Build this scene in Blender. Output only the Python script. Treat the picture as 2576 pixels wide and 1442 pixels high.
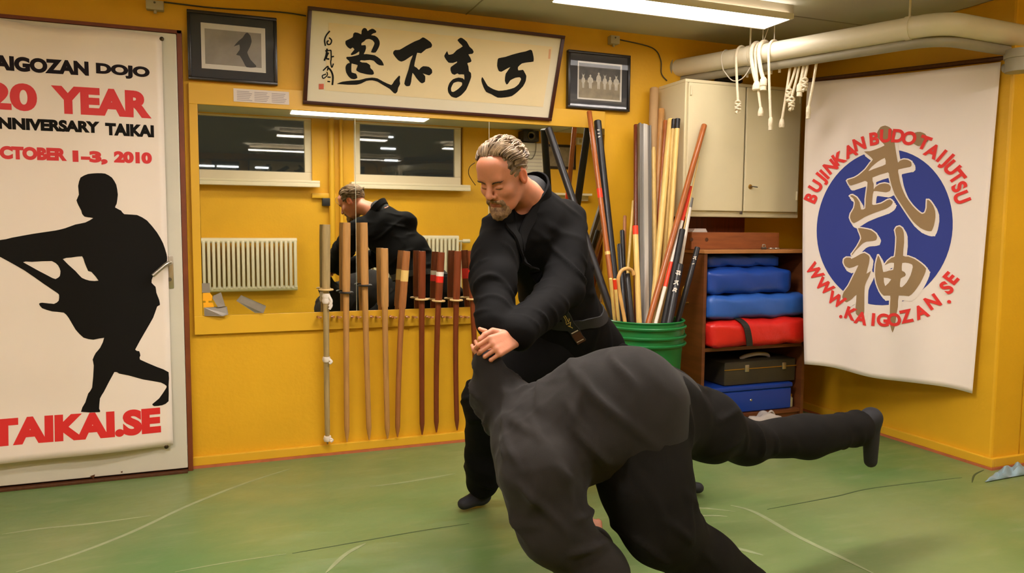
import bpy, bmesh, math, random
import numpy as np
from mathutils import Vector, Matrix, geometry
from mathutils.bvhtree import BVHTree

for o in list(bpy.data.objects):
    bpy.data.objects.remove(o)
SC = bpy.context.scene
COL = SC.collection
random.seed(7)

# ------------------------------------------------------------------ camera
FPX, YAW, PITCH, ROLL, CAM_D, CAM_H = 1883.99, 0.368409, 0.078069, 0.0071736, 3.79534, 1.148476
cyw, syw = math.cos(YAW), math.sin(YAW)
cpt, spt = math.cos(PITCH), math.sin(PITCH)
_f = np.array([syw*cpt, cyw*cpt, -spt]); _r = np.array([cyw, -syw, 0.0]); _u = np.cross(_r, _f)
_cr, _sr = math.cos(ROLL), math.sin(ROLL)
CR, CU, CF = _cr*_r+_sr*_u, -_sr*_r+_cr*_u, _f
CPOS = np.array([0.0, -CAM_D, CAM_H])
cam_data = bpy.data.cameras.new('camera')
cam = bpy.data.objects.new('camera', cam_data)
COL.objects.link(cam)
cam_data.sensor_width = 36.0
cam_data.lens = FPX/2576*36.0
cam_data.clip_start = 0.02
mw = Matrix.Identity(4)
for i in range(3):
    mw[i][0], mw[i][1], mw[i][2], mw[i][3] = CR[i], CU[i], -CF[i], CPOS[i]
cam.matrix_world = mw
SC.camera = cam

# ------------------------------------------------------------------ world, exposure
SC.view_settings.view_transform = 'Standard'
SC.view_settings.look = 'None'
SC.view_settings.gamma = 1.0
SC.view_settings.exposure = 1.75
SC.view_settings.use_curve_mapping = False
W = bpy.data.worlds.new('night_sky'); SC.world = W
W.use_nodes = True
W.node_tree.nodes['Background'].inputs[0].default_value = (0.0085, 0.0085, 0.007, 1)
W.node_tree.nodes['Background'].inputs[1].default_value = 1.0
LAMP_STRENGTH = 13.0
LAMP_COLOR = (1.0, 0.915, 0.86)

# ------------------------------------------------------------------ pixel -> place helpers
def ray(px, py):
    d = CF + CR*((px-1288)/FPX) - CU*((py-721)/FPX)
    return d
def at(px, py, y):                      # the point seen at a pixel, y metres from the back wall plane
    d = ray(px, py); t = (y-CPOS[1])/d[1]
    return CPOS+t*d
def atx(px, py, x):
    d = ray(px, py); t = (x-CPOS[0])/d[0]
    return CPOS+t*d
def atz(px, py, z):
    d = ray(px, py); t = (z-CPOS[2])/d[2]
    return CPOS+t*d
def atp(px, py, P0, n):
    d = ray(px, py); t = np.dot(np.array(P0)-CPOS, n)/np.dot(d, n)
    return CPOS+t*d

# ------------------------------------------------------------------ materials
def lin(c):
    c = c/255.0
    return c/12.92 if c <= 0.04045 else ((c+0.055)/1.055)**2.4
def L3(rgb): return (lin(rgb[0]), lin(rgb[1]), lin(rgb[2]), 1.0)
MATS = {}
def mat(name, rgb, rough=0.6, metal=0.0, var=0.0, vscale=6.0, bump=0.0, bscale=60.0, spec=0.5,
        stretch=(1, 1, 1), sheen=0.0, rgb2=None, sss=0.0, coat=0.0, bdist=0.003, rvar=0.0):
    m = bpy.data.materials.new(name); m.use_nodes = True
    nt = m.node_tree; b = nt.nodes['Principled BSDF']
    b.inputs['Roughness'].default_value = rough
    b.inputs['Metallic'].default_value = metal
    b.inputs['Specular IOR Level'].default_value = spec
    b.inputs['Base Color'].default_value = L3(rgb)
    if sheen: 
        b.inputs['Sheen Weight'].default_value = sheen
        b.inputs['Sheen Roughness'].default_value = 0.5
    if coat:
        b.inputs['Coat Weight'].default_value = coat
        b.inputs['Coat Roughness'].default_value = 0.15
    if sss:
        b.inputs['Subsurface Weight'].default_value = sss
        b.inputs['Subsurface Radius'].default_value = (0.012, 0.005, 0.003)
    if var or bump or rgb2 or rvar:
        tc = nt.nodes.new('ShaderNodeTexCoord'); mp = nt.nodes.new('ShaderNodeMapping')
        mp.inputs['Scale'].default_value = stretch
        nt.links.new(tc.outputs['Object'], mp.inputs['Vector'])
    if var or rgb2:
        n = nt.nodes.new('ShaderNodeTexNoise'); n.inputs['Scale'].default_value = vscale; n.inputs['Detail'].default_value = 6
        n.inputs['Roughness'].default_value = 0.6
        nt.links.new(mp.outputs['Vector'], n.inputs['Vector'])
        r = nt.nodes.new('ShaderNodeValToRGB')
        a = L3(rgb); c2 = L3(rgb2) if rgb2 else a
        r.color_ramp.elements[0].color = tuple(max(0, x*(1-var)) for x in a[:3])+(1,)
        r.color_ramp.elements[1].color = tuple(min(1, x*(1+var)) for x in c2[:3])+(1,)
        r.color_ramp.elements[0].position = 0.3; r.color_ramp.elements[1].position = 0.72
        nt.links.new(n.outputs['Fac'], r.inputs['Fac']); nt.links.new(r.outputs['Color'], b.inputs['Base Color'])
    if rvar:
        n3 = nt.nodes.new('ShaderNodeTexNoise'); n3.inputs['Scale'].default_value = vscale*0.7; n3.inputs['Detail'].default_value = 5
        nt.links.new(mp.outputs['Vector'], n3.inputs['Vector'])
        mr = nt.nodes.new('ShaderNodeMapRange')
        mr.inputs['To Min'].default_value = max(0.03, rough-rvar); mr.inputs['To Max'].default_value = min(1, rough+rvar)
        mr.inputs['From Min'].default_value = 0.3; mr.inputs['From Max'].default_value = 0.7
        nt.links.new(n3.outputs['Fac'], mr.inputs['Value']); nt.links.new(mr.outputs['Result'], b.inputs['Roughness'])
    if bump:
        n2 = nt.nodes.new('ShaderNodeTexNoise'); n2.inputs['Scale'].default_value = bscale; n2.inputs['Detail'].default_value = 4
        nt.links.new(mp.outputs['Vector'], n2.inputs['Vector'])
        bp = nt.nodes.new('ShaderNodeBump'); bp.inputs['Strength'].default_value = bump; bp.inputs['Distance'].default_value = bdist
        nt.links.new(n2.outputs['Fac'], bp.inputs['Height']); nt.links.new(bp.outputs['Normal'], b.inputs['Normal'])
    MATS[name] = m
    return m
def emat(name, col, strength):
    m = bpy.data.materials.new(name); m.use_nodes = True
    b = m.node_tree.nodes['Principled BSDF']
    b.inputs['Base Color'].default_value = (0.8, 0.8, 0.8, 1)
    b.inputs['Emission Color'].default_value = tuple(col)+(1,)
    b.inputs['Emission Strength'].default_value = strength
    MATS[name] = m
    return m

WOODST = (14, 14, 1.2)
mat('yellow_paint', (226, 172, 34), 0.5, var=0.07, vscale=2.2, bump=0.35, bscale=45, bdist=0.004, spec=0.35)
mat('yellow_board', (226, 174, 40), 0.42, var=0.05, vscale=3, bump=0.1, bscale=30)
mat('ceiling_paint', (202, 197, 180), 0.85, var=0.04, vscale=2, bump=0.12, bscale=90)
mat('white_paint', (224, 214, 192), 0.45, var=0.03, vscale=4, bump=0.05, bscale=25)
mat('door_paint', (212, 206, 190), 0.42, var=0.04, vscale=3, bump=0.05, bscale=40)
mat('cream_paint', (226, 214, 176), 0.4, var=0.03, vscale=4)
mat('red_brown', (120, 56, 22), 0.5, var=0.2, vscale=8)
mat('terracotta', (188, 104, 62), 0.7, var=0.15, vscale=12)
mat('poster_vinyl', (242, 228, 216), 0.42, var=0.02, vscale=2, bump=0.12, bscale=5, bdist=0.02)
mat('ink_black', (15, 12, 10), 0.7, spec=0.2)
mat('sticker_yellow', (255, 178, 30), 0.4)
mat('ink_violet_black', (30, 22, 29), 0.7, spec=0.2)
mat('ink_red', (222, 38, 40), 0.5)
mat('grommet', (70, 60, 45), 0.3, metal=0.8)
mat('steel', (190, 184, 172), 0.3, metal=0.9, var=0.05, vscale=10)
mat('dark_steel', (110, 104, 95), 0.4, metal=0.8)
mat('brass', (190, 150, 70), 0.35, metal=0.9)
mat('mirror_silver', (226, 226, 214), 0.015, metal=1.0)
mat('mirror_edge', (196, 196, 176), 0.3)
mat('black_frame', (30, 24, 22), 0.3, var=0.2, vscale=12)
mat('brown_frame', (62, 22, 16), 0.35, var=0.25, vscale=10)
mat('charcoal_card', (58, 58, 62), 0.75, var=0.06, vscale=40)
mat('mat_card', (226, 216, 190), 0.8)
mat('rice_paper', (232, 212, 168), 0.75, var=0.03, vscale=5, bump=0.5, bscale=9, bdist=0.006, stretch=(1, 1, 1))
mat('photo_white', (216, 210, 200), 0.5)
mat('photo_grey', (150, 142, 132), 0.4, var=0.25, vscale=7)
mat('photo_dark', (50, 46, 44), 0.4, var=0.2, vscale=20)
mat('photo_field', (140, 126, 98), 0.4, var=0.35, vscale=18)
mat('photo_trees', (70, 64, 54), 0.4, var=0.5, vscale=30)
mat('photo_pale', (196, 188, 170), 0.4, var=0.2, vscale=40)
mat('sumi_ink', (17, 16, 10), 0.6, spec=0.2)
mat('seal_red', (206, 96, 70), 0.6, var=0.2, vscale=90)
mat('seal_pale', (222, 168, 128), 0.7)
mat('paper_white', (226, 214, 206), 0.8)
mat('print_grey', (168, 156, 158), 0.8)
mat('plastic_grey', (182, 172, 150), 0.5)
mat('duct_tape', (150, 142, 132), 0.32, metal=0.25, var=0.08, vscale=20)
mat('tape_clear', (206, 202, 190), 0.25)
mat('tape_white', (226, 214, 200), 0.5)
mat('tape_red', (226, 40, 26), 0.45)
mat('tape_orange_red', (240, 62, 30), 0.4)
mat('wood_grey', (166, 142, 96), 0.5, var=0.25, vscale=5, stretch=WOODST)
mat('wood_tan', (186, 136, 78), 0.42, var=0.18, vscale=5, stretch=WOODST)
mat('wood_oak', (164, 104, 56), 0.4, var=0.2, vscale=5, stretch=WOODST)
mat('wood_red', (118, 54, 28), 0.32, var=0.25, vscale=5, stretch=WOODST)
mat('wood_orange', (166, 92, 40), 0.3, var=0.18, vscale=5, stretch=WOODST)
mat('wood_pale', (226, 190, 112), 0.42, var=0.12, vscale=5, stretch=WOODST)
mat('wood_cane', (214, 164, 96), 0.35, var=0.15, vscale=12)
mat('wood_dark', (84, 48, 26), 0.4, var=0.25, vscale=5, stretch=WOODST)
mat('cardboard', (186, 150, 104), 0.8, var=0.06, vscale=8)
mat('tsuba_pale', (214, 178, 118), 0.5)
mat('black_rubber', (26, 24, 27), 0.38, var=0.15, vscale=20)
mat('black_grip', (20, 19, 20), 0.6, bump=0.4, bscale=120)
mat('alu', (196, 192, 184), 0.35, metal=0.6)
mat('alu_dark', (126, 122, 116), 0.4, metal=0.5)
mat('bucket_green', (26, 114, 54), 0.35, var=0.05, vscale=5, spec=0.5)
mat('shelf_brown', (104, 56, 26), 0.45, var=0.25, vscale=4, stretch=(1, 1, 8))
mat('shelf_edge', (176, 118, 66), 0.5, var=0.15, vscale=8)
mat('box_wood', (142, 78, 36), 0.5, var=0.22, vscale=6, stretch=(1, 8, 8))
mat('blue_vinyl', (26, 66, 152), 0.36, var=0.08, vscale=6, bump=0.3, bscale=18, bdist=0.006)
mat('blue_vinyl_light', (44, 92, 176), 0.4, var=0.08, vscale=6, bump=0.3, bscale=18, bdist=0.006)
mat('red_vinyl', (212, 36, 28), 0.36, var=0.08, vscale=6, bump=0.5, bscale=22, bdist=0.008)
mat('black_nylon', (34, 30, 24), 0.6, bump=0.3, bscale=100)
mat('dark_olive', (54, 46, 28), 0.6, var=0.2, vscale=10)
mat('blue_plastic', (24, 60, 150), 0.35)
mat('glass_jar', (190, 180, 140), 0.15)
mat('cloth_banner', (236, 224, 216), 0.8, var=0.015, vscale=3, bump=0.12, bscale=300, bdist=0.001)
mat('logo_blue', (40, 56, 142), 0.75)
mat('logo_taupe', (150, 122, 86), 0.75, var=0.05, vscale=6)
mat('logo_red', (226, 50, 46), 0.75)
mat('pipe_white', (226, 216, 190), 0.42, var=0.04, vscale=5)
mat('pipe_grey', (158, 150, 128), 0.5, var=0.08, vscale=6)
mat('rope_cotton', (240, 226, 198), 0.85, bump=0.8, bscale=140, bdist=0.004)
mat('wire_white', (220, 212, 196), 0.5)
mat('wire_dark', (70, 66, 56), 0.5)
mat('sheet_blue', (140, 166, 176), 0.35, var=0.15, vscale=12)
mat('grey_cloth', (170, 160, 152), 0.8)
mat('gi_black', (9, 8, 8), 0.85, var=0.2, vscale=9, bump=0.35, bscale=500, bdist=0.001, spec=0.14)
mat('gi_faded', (36, 33, 31), 0.9, var=0.25, vscale=5, bump=0.35, bscale=400, bdist=0.001, sheen=0.05, spec=0.2)
mat('gi_trousers', (18, 16, 14), 0.9, var=0.25, vscale=6, bump=0.35, bscale=400, bdist=0.001, spec=0.2)
mat('belt_black', (13, 12, 12), 0.7, bump=0.3, bscale=300)
mat('gold_thread', (190, 160, 84), 0.5)
mat('white_thread', (200, 186, 170), 0.6)
mat('brown_patch', (74, 38, 16), 0.7)
mat('tabi_black', (24, 24, 30), 0.75, bump=0.2, bscale=300)
mat('skin', (188, 126, 95), 0.48, var=0.1, vscale=16, bump=0.2, bscale=160, sss=0.08, rgb2=(198, 128, 98), bdist=0.001)
mat('skin_lips', (150, 84, 66), 0.5)
mat('skin_ear', (206, 118, 84), 0.5, sss=0.15)
mat('lash_brown', (60, 34, 24), 0.5)  # dark brown of the eyelashes
mat('hair_grey', (76, 58, 40), 0.55, var=0.4, vscale=45, rgb2=(138, 116, 88), spec=0.3)
mat('hair_dark', (62, 46, 32), 0.5, var=0.4, vscale=60, spec=0.4)
mat('beard_grey', (104, 72, 46), 0.7, var=0.35, vscale=90, rgb2=(148, 118, 86), bump=0.8, bscale=250, bdist=0.003)
mat('radiator_white', (222, 214, 186), 0.42)
mat('window_white', (230, 218, 188), 0.42)
mat('speaker_black', (24, 24, 26), 0.5)
mat('heater_white', (224, 218, 200), 0.5)
emat('lamp_glow', LAMP_COLOR, LAMP_STRENGTH)
emat('lamp_glow_soft', LAMP_COLOR, 3.8)
emat('lamp_glow_mid', LAMP_COLOR, 9.0)
emat('lamp_glow_bright', LAMP_COLOR, 18.0)
emat('street_glow', (0.85, 0.92, 1.0), 2.2)
def glassmat():
    m = bpy.data.materials.new('window_glass'); m.use_nodes = True
    b = m.node_tree.nodes['Principled BSDF']
    b.inputs['Base Color'].default_value = (1, 1, 1, 1); b.inputs['Roughness'].default_value = 0.0
    b.inputs['Transmission Weight'].default_value = 1.0; b.inputs['IOR'].default_value = 1.5
    MATS['window_glass'] = m
glassmat()
def picglass():
    m = bpy.data.materials.new('picture_glass'); m.use_nodes = True
    nt = m.node_tree; nt.nodes.remove(nt.nodes['Principled BSDF'])
    tr = nt.nodes.new('ShaderNodeBsdfTransparent'); gl = nt.nodes.new('ShaderNodeBsdfGlossy'); gl.inputs['Roughness'].default_value = 0.02
    fr = nt.nodes.new('ShaderNodeFresnel'); fr.inputs['IOR'].default_value = 1.22; mx = nt.nodes.new('ShaderNodeMixShader')
    nt.links.new(fr.outputs[0], mx.inputs[0]); nt.links.new(tr.outputs[0], mx.inputs[1]); nt.links.new(gl.outputs[0], mx.inputs[2])
    nt.links.new(mx.outputs[0], nt.nodes['Material Output'].inputs['Surface']); MATS['picture_glass'] = m
picglass()
def floormat():
    m = bpy.data.materials.new('green_mat'); m.use_nodes = True
    nt = m.node_tree; b = nt.nodes['Principled BSDF']
    tc = nt.nodes.new('ShaderNodeTexCoord')
    def noise(scale, detail, st=(1, 1, 1)):
        mp = nt.nodes.new('ShaderNodeMapping'); mp.inputs['Scale'].default_value = st
        nt.links.new(tc.outputs['Object'], mp.inputs['Vector'])
        n = nt.nodes.new('ShaderNodeTexNoise'); n.inputs['Scale'].default_value = scale; n.inputs['Detail'].default_value = detail
        nt.links.new(mp.outputs['Vector'], n.inputs['Vector']); return n
    n1 = noise(1.1, 5); r1 = nt.nodes.new('ShaderNodeValToRGB')
    r1.color_ramp.elements[0].color = L3((86, 120, 66)); r1.color_ramp.elements[1].color = L3((128, 138, 84))
    r1.color_ramp.elements[0].position = 0.32; r1.color_ramp.elements[1].position = 0.68
    nt.links.new(n1.outputs['Fac'], r1.inputs['Fac'])
    n2 = noise(5, 8, (1, 4, 1)); r2 = nt.nodes.new('ShaderNodeValToRGB')
    r2.color_ramp.elements[0].color = (0, 0, 0, 1); r2.color_ramp.elements[1].color = (1, 1, 1, 1)
    r2.color_ramp.elements[0].position = 0.56; r2.color_ramp.elements[1].position = 0.78
    nt.links.new(n2.outputs['Fac'], r2.inputs['Fac'])
    mx = nt.nodes.new('ShaderNodeMixRGB'); mx.inputs['Color2'].default_value = L3((140, 150, 106))
    ml = nt.nodes.new('ShaderNodeMath'); ml.operation = 'MULTIPLY'; ml.inputs[1].default_value = 0.45
    nt.links.new(r2.outputs['Color'], ml.inputs[0]); nt.links.new(ml.outputs[0], mx.inputs['Fac'])
    nt.links.new(r1.outputs['Color'], mx.inputs['Color1']); nt.links.new(mx.outputs['Color'], b.inputs['Base Color'])
    n3 = noise(2.5, 6, (1, 2.2, 1)); mr = nt.nodes.new('ShaderNodeMapRange')
    mr.inputs['From Min'].default_value = 0.35; mr.inputs['From Max'].default_value = 0.65
    mr.inputs['To Min'].default_value = 0.3; mr.inputs['To Max'].default_value = 0.5
    nt.links.new(n3.outputs['Fac'], mr.inputs['Value']); nt.links.new(mr.outputs['Result'], b.inputs['Roughness'])
    n4 = noise(3.2, 4, (1, 2, 1)); bp = nt.nodes.new('ShaderNodeBump'); bp.inputs['Strength'].default_value = 0.35; bp.inputs['Distance'].default_value = 0.02
    nt.links.new(n4.outputs['Fac'], bp.inputs['Height']); nt.links.new(bp.outputs['Normal'], b.inputs['Normal'])
    b.inputs['Specular IOR Level'].default_value = 0.4
    MATS['green_mat'] = m
floormat()
mat('mat_pale', (146, 156, 116), 0.4, var=0.15, vscale=14)  # paler green of the streaks on the mat
mat('mat_seam', (60, 78, 44), 0.6)

# ------------------------------------------------------------------ mesh helpers
def V3(p): return np.array([float(p[0]), float(p[1]), float(p[2])])
def unit(v):
    v = V3(v); return v/np.linalg.norm(v)
class MB:
    def __init__(s): s.v = []; s.f = []; s.m = []
    def add(s, verts, faces, mi=0):
        o = len(s.v); s.v.extend([tuple(map(float, p)) for p in verts])
        for f in faces: s.f.append(tuple(i+o for i in f)); s.m.append(mi)
        return s
    def box(s, lo, hi, mi=0, R=None, c=None):
        vs = [np.array([x, y, z], float) for x in (lo[0], hi[0]) for y in (lo[1], hi[1]) for z in (lo[2], hi[2])]
        if R is not None:
            cc = np.array(c if c is not None else [(lo[i]+hi[i])/2 for i in range(3)], float)
            vs = [cc+R@(p-cc) for p in vs]
        return s.add(vs, [(0, 1, 3, 2), (4, 6, 7, 5), (0, 4, 5, 1), (2, 3, 7, 6), (0, 2, 6, 4), (1, 5, 7, 3)], mi)
    def hexa(s, q0, q1, mi=0):           # solid between two quads
        vs = list(q0)+list(q1)
        return s.add(vs, [(3, 2, 1, 0), (4, 5, 6, 7), (0, 1, 5, 4), (1, 2, 6, 5), (2, 3, 7, 6), (3, 0, 4, 7)], mi)
    def tube(s, path, rad, n=12, mi=0, flat=None, fl=1.0, cap=True, closed=False):
        P = [V3(p) for p in path]; k = len(P)
        if not hasattr(rad, '__len__'): rad = [rad]*k
        T = []
        for i in range(k):
            if closed: t = P[(i+1) % k]-P[i-1]
            else: t = P[min(i+1, k-1)]-P[max(i-1, 0)]
            T.append(unit(t))
        ref = V3(flat) if flat is not None else (np.array([0, 0, 1.0]) if abs(T[0][2]) < 0.9 else np.array([1.0, 0, 0]))
        a = None; vs = []
        for i in range(k):
            if flat is not None or a is None: a = ref-np.dot(ref, T[i])*T[i]
            else: a = a-np.dot(a, T[i])*T[i]
            a = unit(a); b = np.cross(T[i], a)
            for j in range(n):
                th = 2*math.pi*j/n
                vs.append(P[i]+rad[i]*(math.cos(th)*fl*a+math.sin(th)*b))
        fs = []
        for i in range(k if closed else k-1):
            i2 = (i+1) % k
            for j in range(n):
                j2 = (j+1) % n
                fs.append((i*n+j, i*n+j2, i2*n+j2, i2*n+j))
        if cap and not closed:
            fs.append(tuple(range(n))[::-1]); fs.append(tuple((k-1)*n+j for j in range(n)))
        return s.add(vs, fs, mi)
    def lathe(s, prof, c, n=32, mi=0, ax=(0, 0, 1), cap=False):
        ax = unit(ax); ref = np.array([1.0, 0, 0]) if abs(ax[0]) < 0.9 else np.array([0, 1.0, 0])
        a = unit(ref-np.dot(ref, ax)*ax); b = np.cross(ax, a); c = V3(c); vs = []; fs = []
        for r, h in prof:
            for j in range(n):
                th = 2*math.pi*j/n
                vs.append(c+ax*h+r*(math.cos(th)*a+math.sin(th)*b))
        for i in range(len(prof)-1):
            for j in range(n):
                j2 = (j+1) % n
                fs.append((i*n+j, i*n+j2, (i+1)*n+j2, (i+1)*n+j))
        if cap:
            fs.append(tuple(range(n))[::-1]); fs.append(tuple((len(prof)-1)*n+j for j in range(n)))
        return s.add(vs, fs, mi)
    def ball(s, c, r, mi=0, n=12, R=None):
        if not hasattr(r, '__len__'): r = (r, r, r)
        vs = []; fs = []; c = V3(c)
        for i in range(n+1):
            ph = math.pi*i/n
            for j in range(n*2):
                th = math.pi*j/n
                p = np.array([r[0]*math.sin(ph)*math.cos(th), r[1]*math.sin(ph)*math.sin(th), r[2]*math.cos(ph)])
                vs.append(c+(R@p if R is not None else p))
        m = n*2
        for i in range(n):
            for j in range(m):
                j2 = (j+1) % m
                fs.append((i*m+j, (i+1)*m+j, (i+1)*m+j2, i*m+j2))
        return s.add(vs, fs, mi)
    def grid(s, nu, nv, fn, mi=0):
        vs = [fn(i/nu, j/nv) for i in range(nu+1) for j in range(nv+1)]
        fs = [(i*(nv+1)+j, (i+1)*(nv+1)+j, (i+1)*(nv+1)+j+1, i*(nv+1)+j+1) for i in range(nu) for j in range(nv)]
        return s.add(vs, fs, mi)
    def poly(s, loops, fn, mi=0):        # filled polygon with holes; fn maps (u, v) to a point
        L = [[Vector((p[0], p[1], 0)) for p in lp] for lp in loops]
        tris = geometry.tessellate_polygon(L)
        flat = [p for lp in loops for p in lp]
        return s.add([fn(p[0], p[1]) for p in flat], [tuple(t) for t in tris], mi)
    def build(s, name, mats, parent=None, smooth=True, bevel=0.0, loc=None, seg=2):
        me = bpy.data.meshes.new(name)
        off = np.zeros(3)
        if parent is not None:
            q = parent
            while q is not None:
                off = off+np.array(q.location); q = q.parent
        o_l = np.array(loc, float) if loc is not None else (np.zeros(3))
        vv = np.array(s.v)-off-o_l
        me.from_pydata([tuple(p) for p in vv], [], s.f)
        if isinstance(mats, str): mats = [mats]
        for m in mats: me.materials.append(MATS[m])
        me.polygons.foreach_set('material_index', s.m)
        bm = bmesh.new(); bm.from_mesh(me)
        bmesh.ops.recalc_face_normals(bm, faces=bm.faces)
        if bevel:
            es = [e for e in bm.edges if len(e.link_faces) == 2 and e.calc_face_angle(0) > 0.6]
            bmesh.ops.bevel(bm, geom=es, offset=bevel, segments=seg, profile=0.6, affect='EDGES', clamp_overlap=True)
        bm.to_mesh(me); bm.free()
        if smooth:
            me.polygons.foreach_set('use_smooth', [True]*len(me.polygons))
            try: me.set_sharp_from_angle(angle=0.6)
            except Exception: pass
        o = bpy.data.objects.new(name, me); COL.objects.link(o)
        o.location = o_l
        if parent is not None: o.parent = parent
        return o
def tag(o, label, cat, group=None):
    o['label'] = label; o['category'] = cat
    if group: o['group'] = group
    return o
def thing(name, label, cat, loc=(0, 0, 0), group=None):
    o = bpy.data.objects.new(name, None); COL.objects.link(o); o.location = tuple(map(float, loc))
    o.empty_display_size = 0.1
    return tag(o, label, cat, group)
def struct(o): o['kind'] = 'structure'; return o
def lerp(a, b, t): return V3(a)*(1-t)+V3(b)*t
def bez(p0, p1, p2, n=12):
    return [(1-t)**2*V3(p0)+2*t*(1-t)*V3(p1)+t*t*V3(p2) for t in [i/n for i in range(n+1)]]
def spline(pts, n=8):                   # Catmull-Rom through points (any dimension)
    P = [np.array(p, float) for p in pts]; out = []
    for i in range(len(P)-1):
        a, b, c, d = P[max(i-1, 0)], P[i], P[i+1], P[min(i+2, len(P)-1)]
        for k in range(n):
            t = k/n
            out.append(0.5*((2*b)+(-a+c)*t+(2*a-5*b+4*c-d)*t*t+(-a+3*b-3*c+d)*t**3))
    out.append(P[-1]); return out
def smooth_loop(pts, n=3):
    P = [np.array(p, float) for p in pts]; k = len(P); out = []
    for i in range(k):
        a, b, c, d = P[i-1], P[i], P[(i+1) % k], P[(i+2) % k]
        for q in range(n):
            t = q/n
            # gentle rounding only
            cr = 0.5*((2*b)+(-a+c)*t+(2*a-5*b+4*c-d)*t*t+(-a+3*b-3*c+d)*t**3)
            ln = b*(1-t)+c*t
            out.append(0.6*cr+0.4*ln)
    return out
_TXT = {}
def text2d(s, bold=0.0):
    key = (s, bold)
    if key in _TXT: return _TXT[key]
    cu = bpy.data.curves.new('lettering', 'FONT'); cu.body = s; cu.size = 1.0; cu.offset = bold; cu.resolution_u = 6
    ob = bpy.data.objects.new('lettering', cu); COL.objects.link(ob)
    dg = bpy.context.evaluated_depsgraph_get(); dg.update()
    ev = ob.evaluated_get(dg); me = ev.to_mesh()
    vs = np.array([tuple(v.co)[:2] for v in me.vertices]) if len(me.vertices) else np.zeros((0, 2))
    fs = [tuple(p.vertices) for p in me.polygons]
    ev.to_mesh_clear(); bpy.data.objects.remove(ob); bpy.data.curves.remove(cu)
    _TXT[key] = (vs, fs); return vs, fs
def put_text(mb, s, u0, u1, v0, v1, fn, mi=0, bold=0.03):
    vs, fs = text2d(s, bold)
    if not len(vs): return
    lo, hi = vs.min(0), vs.max(0)
    q = (vs-lo)/(hi-lo)
    mb.add([fn(u0+(u1-u0)*a, v0+(v1-v0)*b) for a, b in q], fs, mi)
# ------------------------------------------------------------------ ROOM
CEIL = 2.25; XL, XR = -2.6, 5.6; YF = -4.2; RWX = 3.45; RWY = -1.318
b = MB().box((XL, YF-0.15, -0.12), (XR, 0.15, 0.0)); floor = struct(b.build('floor', 'green_mat', smooth=False))
# pale streaks and seams printed into the mat covering, as thin welded strips
streak, seam = ('pale_streak', 'mat_pale'), ('mat_seam', 'mat_seam')
def strip(mb, pts, w, z=0.0012):
    P = [atz(px, py, 0.0) for px, py in pts]; P = spline(P, 6)
    vs = []; fs = []
    n = len(P)
    for i, p in enumerate(P):
        t = unit(P[min(i+1, n-1)]-P[max(i-1, 0)]); s_ = np.array([-t[1], t[0], 0])
        k = w*min(1.0, 0.25+3.0*min(i, n-1-i)/n)
        vs += [p+s_*k+np.array([0, 0, z]), p-s_*k+np.array([0, 0, z]), p+s_*k, p-s_*k]
    for i in range(n-1):
        a = i*4; c = a+4
        fs += [(a, a+1, c+1, c), (a+2, a, c, c+2), (a+1, a+3, c+3, c+1)]
    MB().add(vs, fs).build(mb[0], mb[1], parent=floor, smooth=False)
strip(streak, [(1838, 1272), (1900, 1290), (2010, 1352), (2110, 1400), (2200, 1445)], 0.0101)
strip(streak, [(930, 1225), (1030, 1212), (1145, 1192)], 0.0050)
strip(streak, [(40, 1440), (180, 1398), (330, 1340), (480, 1270), (620, 1215), (730, 1180)], 0.0084)
strip(streak, [(5, 1345), (110, 1330), (230, 1318), (380, 1298)], 0.0058)
strip(streak, [(820, 1442), (870, 1395), (920, 1368)], 0.0084)
strip(streak, [(440, 1440), (560, 1418), (720, 1394)], 0.0026)
strip(streak, [(1720, 1278), (1780, 1280), (1850, 1288)], 0.0050)
strip(streak, [(1730, 1300), (1790, 1298), (1830, 1300)], 0.0058)
strip(streak, [(1790, 1374), (1850, 1380), (1920, 1398)], 0.0100)
strip(streak, [(1735, 1325), (1765, 1326), (1785, 1332)], 0.0050)
strip(seam, [(735, 1393), (900, 1364), (1060, 1336), (1180, 1318)], 0.0022)
strip(seam, [(1930, 1282), (2100, 1250), (2200, 1228), (2420, 1202)], 0.003)
strip(seam, [(2445, 1215), (2452, 1195), (2475, 1183)], 0.004)

struct(MB().box((XL, 0.0, 0.0), (RWX+0.2, 0.15, CEIL)).build('wall_back', 'yellow_paint', smooth=False))
struct(MB().box((RWX, RWY, 0.0), (RWX+0.2, 0.0, CEIL)).build('wall_right', 'yellow_paint', smooth=False, bevel=0.012))
struct(MB().box((RWX+0.2, RWY, 0.0), (XR, RWY+0.2, CEIL)).build('wall_right_recess', 'yellow_paint', smooth=False))
struct(MB().box((XR, YF, 0.0), (XR+0.15, RWY+0.2, CEIL)).build('wall_far_right', 'yellow_paint', smooth=False))
struct(MB().box((XL-0.15, YF, 0.0), (XL, 0.15, CEIL)).build('wall_left', 'yellow_paint', smooth=False))
b = MB().box((XL, YF-0.15, CEIL), (XR, 0.15, CEIL+0.1))
ceil = struct(b.build('ceiling', 'ceiling_paint', smooth=False))
b = MB()
for y in (-0.62, -3.1): b.box((XL, y-0.003, CEIL-0.003), (XR, y+0.003, CEIL))
for x in (-1.2, 1.2, 3.6): b.box((x-0.003, YF, CEIL-0.003), (x+0.003, 0, CEIL))
b.build('panel_joint', 'pipe_grey', parent=ceil, smooth=False)
def base(name, lo, hi, lo2, hi2):
    o = struct(MB().box(lo, hi).build(name, 'yellow_board', smooth=False, bevel=0.004))
    MB().box(lo2, hi2).build('floor_joint', 'terracotta', parent=o, smooth=False)
base('baseboard_back', (-0.17, -0.022, 0.012), (RWX, 0.0, 0.055), (-0.17, -0.026, 0.0), (RWX, 0.0, 0.012))
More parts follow.
